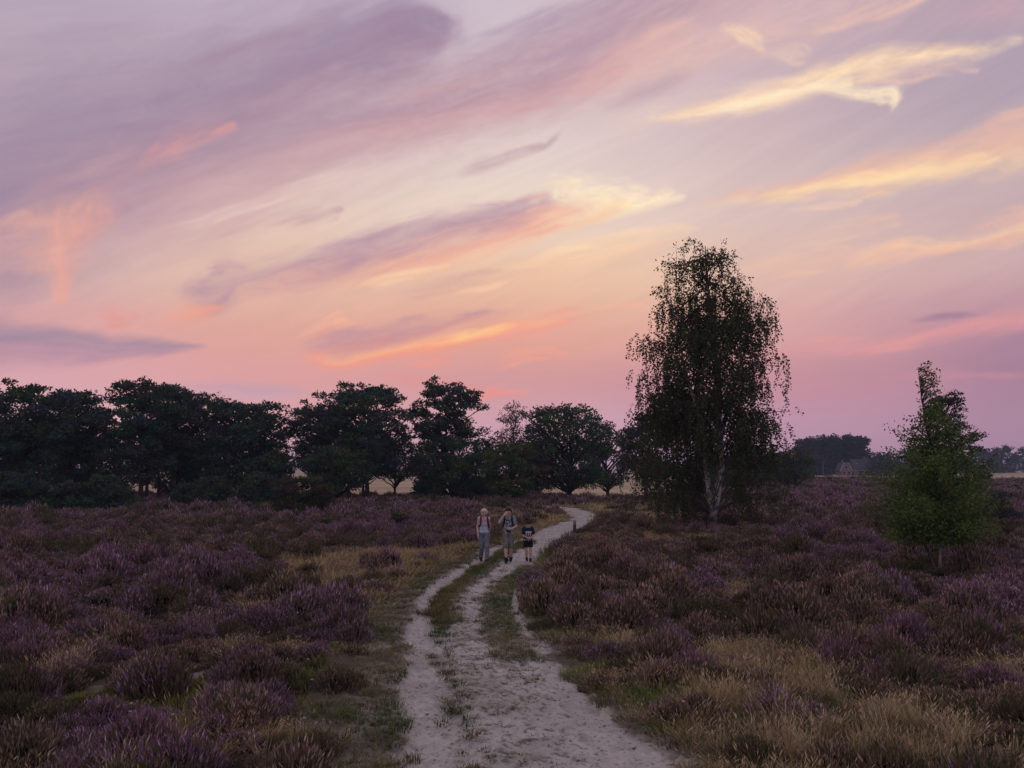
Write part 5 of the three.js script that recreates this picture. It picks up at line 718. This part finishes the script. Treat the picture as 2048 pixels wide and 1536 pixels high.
function hand(wrist, dir, palm, curl, s, skin) { // palm and five fingers from the wrist along dir; palm = the side the fingers curl to
  const D = new THREE.Vector3(...dir).normalize(), N = new THREE.Vector3(...palm); N.addScaledVector(D, -N.dot(D)).normalize(); const S = new THREE.Vector3().crossVectors(D, N), P = (u, v, w) => [0, 1, 2].map((q) => wrist[q] + s * (D.getComponent(q) * u + S.getComponent(q) * v + N.getComponent(q) * w)), B = [];
  B.push(bone(P(-0.03, 0, 0), 0.026 * s, P(0.02, 0, 0), 0.028 * s)); for (const v of [-0.028, -0.009, 0.01, 0.027]) B.push(bone(P(0.015, v * 0.6, 0), 0.017 * s, P(0.085, v, 0), 0.013 * s));
  const fist = blend(B, 0.012 * s), fingers = [];
  [[-0.03, 0.075], [-0.01, 0.086], [0.01, 0.08], [0.029, 0.062]].forEach(([v, L]) => { const c = curl, a = P(0.085, v, 0), b = P(0.085 + L * 0.5 * Math.cos(c * 0.5), v, L * 0.5 * Math.sin(c * 0.5)), e = P(0.085 + L * (0.5 * Math.cos(c * 0.5) + 0.5 * Math.cos(c * 1.4)), v, L * (0.5 * Math.sin(c * 0.5) + 0.5 * Math.sin(c * 1.4))); fingers.push(bone(a, 0.0105 * s, b, 0.0095 * s), bone(b, 0.0095 * s, e, 0.0075 * s)); });
  const tb = P(0.02, -0.03, 0.005), tm = P(0.055, -0.06, 0.02), te = P(0.085, -0.062, 0.03); fingers.push(bone(tb, 0.014 * s, tm, 0.0115 * s), bone(tm, 0.0115 * s, te, 0.009 * s));
  const ff = blend(fingers, 0.003), f = (x, y, z) => { const a = fist(x, y, z), b = ff(x, y, z), k = 0.006, h = clamp(0.5 + 0.5 * (a - b) / k, 0, 1); return lerp(a, b, h) - k * h * (1 - h); };
  return wrap(f, wrist.map((c) => c - 0.21 * s), wrist.map((c) => c + 0.21 * s), 0.0048, () => skin);
}
function head(c, s, yaw, nod, skin, lips) { // centre of the skull; yaw turns the face from +z
  const cy = Math.cos(yaw), sy = Math.sin(yaw), cn = Math.cos(nod), sn = Math.sin(nod);
  const loc = (x, y, z) => { let X = x - c[0], Y = y - c[1], Z = z - c[2]; const x1 = X * cy - Z * sy, z1 = X * sy + Z * cy; return [x1 / s, (Y * cn + z1 * sn) / s, (z1 * cn - Y * sn) / s]; };
  const B = [bone([0, 0.025, -0.012], 0.088, [0, 0.02, 0.012], 0.082), bone([0, -0.04, 0.02], 0.062, [0, -0.085, 0.048], 0.036), bone([-0.03, -0.03, 0.045], 0.036, [0.03, -0.03, 0.045], 0.036)], skull = blend(B, 0.03), face = blend([bone([0, 0.008, 0.085], 0.01, [0, -0.028, 0.104], 0.0135), bone([-0.016, -0.062, 0.079], 0.008, [0.016, -0.062, 0.079], 0.008), bone([-0.045, 0.02, 0.072], 0.009, [-0.018, 0.022, 0.082], 0.008), bone([0.045, 0.02, 0.072], 0.009, [0.018, 0.022, 0.082], 0.008), bone([-0.085, 0.012, -0.004], 0.011, [-0.083, -0.03, -0.002], 0.009), bone([0.085, 0.012, -0.004], 0.011, [0.083, -0.03, -0.002], 0.009)], 0.006);
  const f = (x, y, z) => { const [a, b, d] = loc(x, y, z), p = skull(a, b, d), q = face(a, b, d), k = 0.012, h = clamp(0.5 + 0.5 * (p - q) / k, 0, 1); return (lerp(p, q, h) - k * h * (1 - h)) * s; };
  const paint = (x, y, z) => { const [a, b, d] = loc(x, y, z); if (d > 0.05) { for (const e of [-0.032, 0.032]) { const w = Math.hypot((a - e) / 0.014, (b - 0.004) / 0.007); if (w < 0.5) return [0.03, 0.025, 0.02]; if (w < 1) return [0.45, 0.42, 0.4]; if (Math.abs(a - e) < 0.018 && Math.abs(b - 0.03) < 0.005) return [0.1, 0.07, 0.05]; } if (Math.abs(b + 0.062) < 0.006 && Math.abs(a) < 0.022) return lips; } return skin; };
  return { mesh: wrap(f, c.map((v) => v - 0.15 * s), c.map((v) => v + 0.15 * s), 0.0062, paint), loc };
}
function hairShell(c, s, loc, f, lo, hi, tone, cell = 0.008) { return wrap((x, y, z) => { const [a, b, d] = loc(x, y, z); return f(a, b, d, x, y, z) * s; }, c.map((v, q) => v + lo[q] * s), c.map((v, q) => v + hi[q] * s), cell, (x, y, z) => { const v = 0.7 + 0.6 * Math.abs(n3(x * 60, y * 18, z * 60)); return tone.map((q) => q * v); }); }
const cloth = matte({ vertexColors: true }), skinMat = new THREE.MeshPhysicalMaterial({ vertexColors: true, roughness: 0.6, specularIntensity: 0.4 }), hairMat = matte({ vertexColors: true, roughness: 0.7 }), shoeMat = matte({ vertexColors: true, roughness: 0.8 });
/* One walker facing +z (the camera). s: height scale. P: joints; wear: clothing. */
function walker(o) {
  const { x, z, turn, label, h, skin, hair, yaw, nod, top: shirt, legs, shoe, holdCurl = [0.6, 0.6] } = o, P = Object.fromEntries(Object.entries(o.P).map(([n, p]) => [n, n[0] === 'd' || n[0] === 'p' ? p : [p[0] * (o.slim ?? 0.88), p[1], p[2]]])), g = top('person'); g.position.set(x, terrain(x, z) + 0.012, z); g.rotation.y = turn; tag(g, label, 'person', 'walkers on the track');
  const k = h / 1.7, w = (o.broad ?? 1) * 0.86, arms = [bone(P.sl, 0.05 * k, P.el, 0.041 * k), bone(P.el, 0.04 * k, P.wl, 0.026 * k), bone(P.sr, 0.05 * k, P.er, 0.041 * k), bone(P.er, 0.04 * k, P.wr, 0.026 * k)];
  const pel = P.hip, torso = [bone([-0.1 * k * w, P.chest[1] + 0.08 * k, P.chest[2]], 0.085 * k, [0.1 * k * w, P.chest[1] + 0.08 * k, P.chest[2]], 0.085 * k, 0.85), bone([-0.085 * k * w, P.chest[1] - 0.06 * k, P.chest[2] + 0.01], 0.1 * k * w, [0.085 * k * w, P.chest[1] - 0.06 * k, P.chest[2] + 0.01], 0.1 * k * w, 0.85), bone([-0.06 * k * w, pel[1] + 0.16 * k, pel[2]], 0.098 * k * w, [0.06 * k * w, pel[1] + 0.16 * k, pel[2]], 0.098 * k * w, 0.85), bone([-0.08 * k * w, pel[1] + 0.02 * k, pel[2]], 0.105 * k, [0.08 * k * w, pel[1] + 0.02 * k, pel[2]], 0.105 * k, 0.9), bone(P.sl, 0.052 * k, [0, P.sl[1] + 0.03 * k, P.chest[2]], 0.06 * k), bone(P.sr, 0.052 * k, [0, P.sr[1] + 0.03 * k, P.chest[2]], 0.06 * k)];
  const leg = (hip, knee, ank) => [bone(hip, 0.088 * k, knee, 0.056 * k), bone(knee, 0.056 * k, [0, 1, 2].map((q) => lerp(knee[q], ank[q], 0.35)), 0.055 * k), bone([0, 1, 2].map((q) => lerp(knee[q], ank[q], 0.35)), 0.055 * k, ank, 0.034 * k)], legB = [...leg(P.hl, P.kl, P.al), ...leg(P.hr, P.kr, P.ar)];
  const foot = (a, toe) => [bone([a[0], a[1] - 0.02 * k, a[2]], 0.036 * k, [a[0], a[1] - 0.05 * k, a[2] - 0.03 * k], 0.032 * k), bone([a[0], a[1] - 0.045 * k, a[2]], 0.034 * k, [toe[0], toe[1], toe[2]], 0.028 * k)];
  const neck = bone([0, P.sl[1] + 0.03 * k, P.chest[2] - 0.01], 0.055 * k, [P.head[0], P.head[1] - 0.07 * k, P.head[2] - 0.02 * k], 0.05 * k);
  const all = [...torso, ...arms, ...legB, ...foot(P.al, P.tl), ...foot(P.ar, P.tr), neck], body = blend(all, 0.03 * k), lo = [-0.62 * k, -0.05, -0.5 * k], hi = [0.62 * k, P.head[1] + 0.02, 0.5 * k];
  const hd = head(P.head, 1.12 * k, yaw, nod, skin, [skin[0] * 0.8, skin[1] * 0.55, skin[2] * 0.5]);
  const B = join(wrap(body, lo, hi, 0.0145, () => skin), hd.mesh, hand(P.wl, P.dl, P.pl, holdCurl[0], 1.02 * k, skin), hand(P.wr, P.dr, P.pr, holdCurl[1], 1.02 * k, skin));
  part(g, 'body', B.geo(true), skinMat);
  part(g, 'hair', hair(hd, P.head, 1.12 * k).geo(true), hairMat);
  part(g, 'shirt', shirt(torso, arms, k, P).geo(true), cloth);
  part(g, legs.name, legs.make(torso, legB, k, P).geo(true), cloth);
  for (const [a, toe] of [[P.al, P.tl], [P.ar, P.tr]]) { const tall = shoe.tall * k, fb = blend([...foot(a, toe), bone(a, 0.036 * k, [a[0], a[1] + tall, a[2]], 0.04 * k)], 0.025, 0.012 * k), f = (X, Y, Z) => Math.max(fb(X, Y, Z), Y - a[1] - tall, toe[1] - 0.03 * k - Y); const t = wrap(f, [a[0] - 0.2, -0.05, a[2] - 0.25], [a[0] + 0.2, a[1] + tall + 0.05, a[2] + 0.32], 0.009, (X, Y) => (Y < toe[1] - 0.018 * k ? shoe.sole : shoe.tone)); part(g, 'shoe', t.geo(true), shoeMat); }
  return g;
}
const shirtOf = (grow, sleeve, y0, y1, paint) => (torso, arms, k, P) => {
  const B = [...torso]; if (sleeve) for (const [s, e] of [[P.sl, P.el], [P.sr, P.er]]) B.push(bone(s, 0.062 * k, [0, 1, 2].map((q) => lerp(s[q], e[q], sleeve)), 0.06 * k));
  const f = blend(B, 0.03 * k, grow * k), neck = P.sl[1] + 0.055 * k; return wrap((x, y, z) => Math.max(f(x, y, z) + 0.004 * n3(x * 14, y * 9, z * 14), y0 * k - y, Math.min(y - neck, 0.055 * k * (y1 ?? 1) - Math.hypot(x, z - P.chest[2]) * 0.6 + (y - neck) * 0.5)), [-0.5 * k, y0 * k - 0.05, -0.35 * k], [0.5 * k, neck + 0.1, 0.35 * k], 0.012, paint);
};
const legsOf = (name, grow, endShare, flare, paint) => ({ name, make: (torso, legB, k, P) => {
  const B = [torso[3], torso[2]]; for (const [h, kn, an] of [[P.hl, P.kl, P.al], [P.hr, P.kr, P.ar]]) { const mid = (u) => (u < 1 ? [0, 1, 2].map((q) => lerp(h[q], kn[q], u)) : [0, 1, 2].map((q) => lerp(kn[q], an[q], u - 1))); B.push(bone(h, 0.094 * k, mid(Math.min(1, endShare)), (endShare <= 1.01 ? 0.078 : 0.066) * k * flare)); if (endShare > 1.01) B.push(bone(kn, 0.066 * k * flare, mid(endShare), 0.056 * k * flare)); }
  const f = blend(B, 0.02 * k, grow * k), ends = [[P.hl, P.kl, P.al], [P.hr, P.kr, P.ar]].map(([h, kn, an]) => (endShare <= 1 ? lerp(h[1], kn[1], endShare) : lerp(kn[1], an[1], endShare - 1)));
  return wrap((x, y, z) => Math.max(f(x, y, z) + 0.005 * n3(x * 10, y * 7, z * 10), (x < 0 ? ends[0] : ends[1]) - y, y - P.hip[1] - 0.15 * k), [-0.4 * k, Math.min(...ends) - 0.05, -0.45 * k], [0.4 * k, P.hip[1] + 0.2 * k, 0.45 * k], 0.012, paint);
} });
function backpack(owner, label, tone, k, P, w) { // bag on the back, two straps over the shoulders
  const g = top('backpack'); g.position.copy(owner.position); g.rotation.copy(owner.rotation); tag(g, label, 'backpack', 'backpacks worn by the walkers');
  const t = wrap((x, y, z) => { const q = [Math.abs(x) - 0.1 * k, Math.abs(y - P.chest[1] + 0.04 * k) - 0.15 * k, Math.abs(z - P.chest[2] + 0.2 * k) - 0.04 * k], d = Math.hypot(...q.map((v) => Math.max(v, 0))) - 0.045 * k; return d; }, [-0.22 * k, P.chest[1] - 0.32 * k, P.chest[2] - 0.34 * k], [0.22 * k, P.chest[1] + 0.26 * k, P.chest[2] - 0.06 * k], 0.012, () => tone);
  part(g, 'bag', t.geo(true), cloth);
  for (const s of [-1, 1]) { const st = new Tris(), X = s * 0.105 * k * w, c = P.chest; const pts = [[X * 0.9, c[1] + 0.1 * k, c[2] - 0.14 * k], [X, c[1] + 0.185 * k, c[2] - 0.03 * k], [X * 1.02, c[1] + 0.17 * k, c[2] + 0.055 * k], [X * 1.08, c[1] + 0.06 * k, c[2] + 0.105 * k], [X * 1.22, c[1] - 0.07 * k, c[2] + 0.09 * k], [X * 1.6, c[1] - 0.15 * k, c[2] + 0.0], [X * 1.2, c[1] - 0.17 * k, c[2] - 0.13 * k]]; st.tube(pts, pts.map(() => 0.03 * k), 8, tone); part(g, 'strap', st.geo(true), cloth); }
  return g;
}
const skinA = [0.5, 0.34, 0.28], skinB = [0.54, 0.38, 0.31];
{ // woman with pale short hair
  const k = 1, P = { hip: [0, 0.9, 0], chest: [0, 1.26, 0], head: [0, 1.55, 0.015], sl: [-0.17, 1.37, -0.01], el: [-0.225, 1.1, -0.03], wl: [-0.245, 0.88, 0.17], sr: [0.17, 1.37, -0.01], er: [0.235, 1.1, -0.05], wr: [0.23, 0.885, -0.13], hl: [-0.085, 0.88, 0], kl: [-0.08, 0.48, 0.02], al: [-0.06, 0.13, -0.2], hr: [0.085, 0.88, 0], kr: [0.09, 0.5, 0.14], ar: [0.07, 0.095, 0.24], tl: [-0.065, 0.035, -0.1], tr: [0.075, 0.06, 0.38], dl: [-0.05, -1, 0.2], pl: [1, 0, 0.2], dr: [0, -1, 0.15], pr: [-1, 0, 0.2] };
  const g = walker({ x: -0.9, z: -28.6, turn: 0.22, h: 1.68, label: 'walker with short pale blonde hair, sleeveless top and grey-blue trousers', skin: skinA, P, yaw: -0.75, nod: 0.05, shoe: { tall: 0.03, tone: [0.03, 0.03, 0.035], sole: [0.12, 0.11, 0.11] },
    hair: (hd, c, s) => hairShell(c, s, hd.loc, (a, b, d) => { const e = Math.hypot(a / 0.1, (b - 0.028) / 0.1, (d + 0.012) / 0.106) - 1, f = d > 0.035 ? 0.045 + (d - 0.035) * 0.3 - b : -1; return Math.max(e * 0.1 - 0.004 + 0.004 * n3(a * 50, b * 30, d * 50), f, -0.075 - b); }, [-0.14, -0.14, -0.15], [0.14, 0.17, 0.15], [0.62, 0.52, 0.42]),
    top: shirtOf(0.012, 0, 0.94, 1, (x, y, z) => { const n = n3(x * 16, y * 14, z * 16); return y > 1.2 ? (n > 0.1 ? [0.5, 0.3, 0.4] : [0.56, 0.52, 0.6]) : n > 0.25 ? [0.3, 0.35, 0.5] : [0.48, 0.54, 0.66]; }),
    legs: legsOf('trousers', 0.008, 1.86, 1.02, (x, y, z) => { const v = 0.85 + 0.25 * n3(x * 8, y * 6, z * 8); return [0.2 * v, 0.22 * v, 0.27 * v]; }) });
  backpack(g, 'dark red backpack worn by the walker with pale hair', [0.11, 0.025, 0.04], 0.98, P, 1);
}
{ // man shading his face with one hand, the other before his belly
  const P = { hip: [0, 0.91, 0], chest: [0, 1.27, 0], head: [0.0, 1.565, 0.03], sl: [-0.185, 1.39, 0], el: [-0.3, 1.25, 0.17], wl: [-0.13, 1.47, 0.21], sr: [0.185, 1.38, 0], er: [0.27, 1.12, 0.0], wr: [0.12, 1.06, 0.2], hl: [-0.09, 0.9, 0], kl: [-0.085, 0.5, 0.15], al: [-0.05, 0.1, 0.22], hr: [0.09, 0.9, 0], kr: [0.085, 0.49, 0.02], ar: [0.06, 0.13, -0.18], tl: [-0.055, 0.055, 0.35], tr: [0.065, 0.035, -0.08], dl: [0.55, 0.75, -0.15], pl: [0.2, 0, -1], dr: [-0.9, -0.1, 0.3], pr: [0, 0, -1] };
  const g = walker({ x: -0.11, z: -28.4, turn: -0.12, h: 1.7, broad: 1.02, label: 'walker raising one hand to the face, in patterned shirt and grey shorts', skin: skinB, P, yaw: -0.15, nod: 0.3, holdCurl: [0.5, 1.3], shoe: { tall: 0.075, tone: [0.012, 0.012, 0.014], sole: [0.03, 0.03, 0.03] },
    hair: (hd, c, s) => hairShell(c, s, hd.loc, (a, b, d) => { const e = Math.hypot(a / 0.096, (b - 0.03) / 0.098, (d + 0.012) / 0.104) - 1, f = d > 0.03 ? 0.05 + (d - 0.03) * 0.3 - b : -1; return Math.max(e * 0.1 - 0.003 + 0.004 * n3(a * 50, b * 30, d * 50), f, -0.05 - b); }, [-0.14, -0.14, -0.15], [0.14, 0.17, 0.15], [0.035, 0.024, 0.02]),
    top: shirtOf(0.02, 0.55, 0.86, 1, (x, y, z) => { const n = n3(x * 15, y * 13 + 4, z * 15) + 0.4 * n3(x * 34, y * 30, z * 34); return n > 0.28 ? [0.03, 0.04, 0.08] : n > 0.0 ? [0.2, 0.23, 0.3] : [0.36, 0.37, 0.4]; }),
    legs: legsOf('shorts', 0.01, 1.12, 1.08, (x, y, z) => { const v = 0.85 + 0.25 * n3(x * 8, y * 6, z * 8); return [0.21 * v, 0.205 * v, 0.2 * v]; }) });
  backpack(g, 'black backpack worn by the walker shading his face', [0.014, 0.014, 0.018], 1, P, 1.08);
  const cam = top('small_camera'); cam.position.copy(g.position); cam.rotation.copy(g.rotation); tag(cam, 'small black camera at the belly of the walker shading his face', 'camera');
  const dark = matte({ color: 0x0b0b0d, roughness: 0.5 }); part(cam, 'camera_body', new THREE.BoxGeometry(0.12, 0.075, 0.05).translate(0.02, 1.0, 0.2), dark); part(cam, 'lens', new THREE.CylinderGeometry(0.028, 0.03, 0.05, 18).rotateX(Math.PI / 2).translate(0.02, 1.0, 0.248), dark);
}
{ // child looking down
  const k = 0.77, q = (p) => p.map((c) => c * k), P = Object.fromEntries(Object.entries({ hip: [0, 0.88, 0], chest: [0, 1.23, 0.01], head: [0.0, 1.53, 0.05], sl: [-0.175, 1.34, 0], el: [-0.25, 1.08, 0.02], wl: [-0.09, 1.0, 0.2], sr: [0.175, 1.34, 0], er: [0.26, 1.08, 0.0], wr: [0.11, 0.99, 0.2], hl: [-0.088, 0.88, 0], kl: [-0.1, 0.48, 0.03], al: [-0.04, 0.12, -0.1], hr: [0.088, 0.88, 0], kr: [0.1, 0.49, 0.08], ar: [0.1, 0.09, 0.06], tl: [-0.045, 0.05, 0.02], tr: [0.11, 0.035, 0.19], dl: [0.85, -0.2, 0.4], pl: [0, 0, -1], dr: [-0.85, -0.2, 0.4], pr: [0, 0, -1] }).map(([n, p]) => [n, q(p)]));
  const K = 1.31 / 1.7;
  walker({ x: 0.51, z: -28.5, turn: 0.16, h: 1.31, label: 'child looking down, in dark blue shirt with white print and black shorts', skin: skinB, P: { ...P, head: [0, P.head[1] + 0.015, P.head[2]] }, yaw: 0.1, nod: 0.5, holdCurl: [1.2, 1.2], shoe: { tall: 0.06, tone: [0.02, 0.02, 0.024], sole: [0.1, 0.1, 0.1] },
    hair: (hd, c, s) => hairShell(c, s * 1.08, hd.loc, (a, b, d) => { const e = Math.hypot(a / 0.1, (b - 0.026) / 0.1, (d + 0.01) / 0.108) - 1, f = d > 0.04 ? 0.03 + (d - 0.04) * 0.3 - b : -1; return Math.max(e * 0.1 - 0.004 + 0.005 * n3(a * 45, b * 28, d * 45), f, -0.07 - b); }, [-0.14, -0.14, -0.15], [0.14, 0.17, 0.15], [0.04, 0.022, 0.018]),
    top: shirtOf(0.026, 0.62, 0.79, 1, (x, y, z) => { const Y = y / K, X = x / K; if (z > 0 && Y > 1.06 && Y < 1.24 && Math.abs(X) < 0.13 && (Math.abs(X) < 0.025 || Math.abs(Math.abs(X) - 0.085) < 0.028 || Y > 1.2)) return [0.5, 0.52, 0.56]; if (Y < 0.93 && n3(X * 18, Y * 12, z * 10) > -0.05) return [0.5, 0.52, 0.55]; return [0.018, 0.024, 0.055]; }),
    legs: legsOf('shorts', 0.02, 0.72, 1.2, () => [0.012, 0.012, 0.018]) });
}
renderer.render(scene, camera);
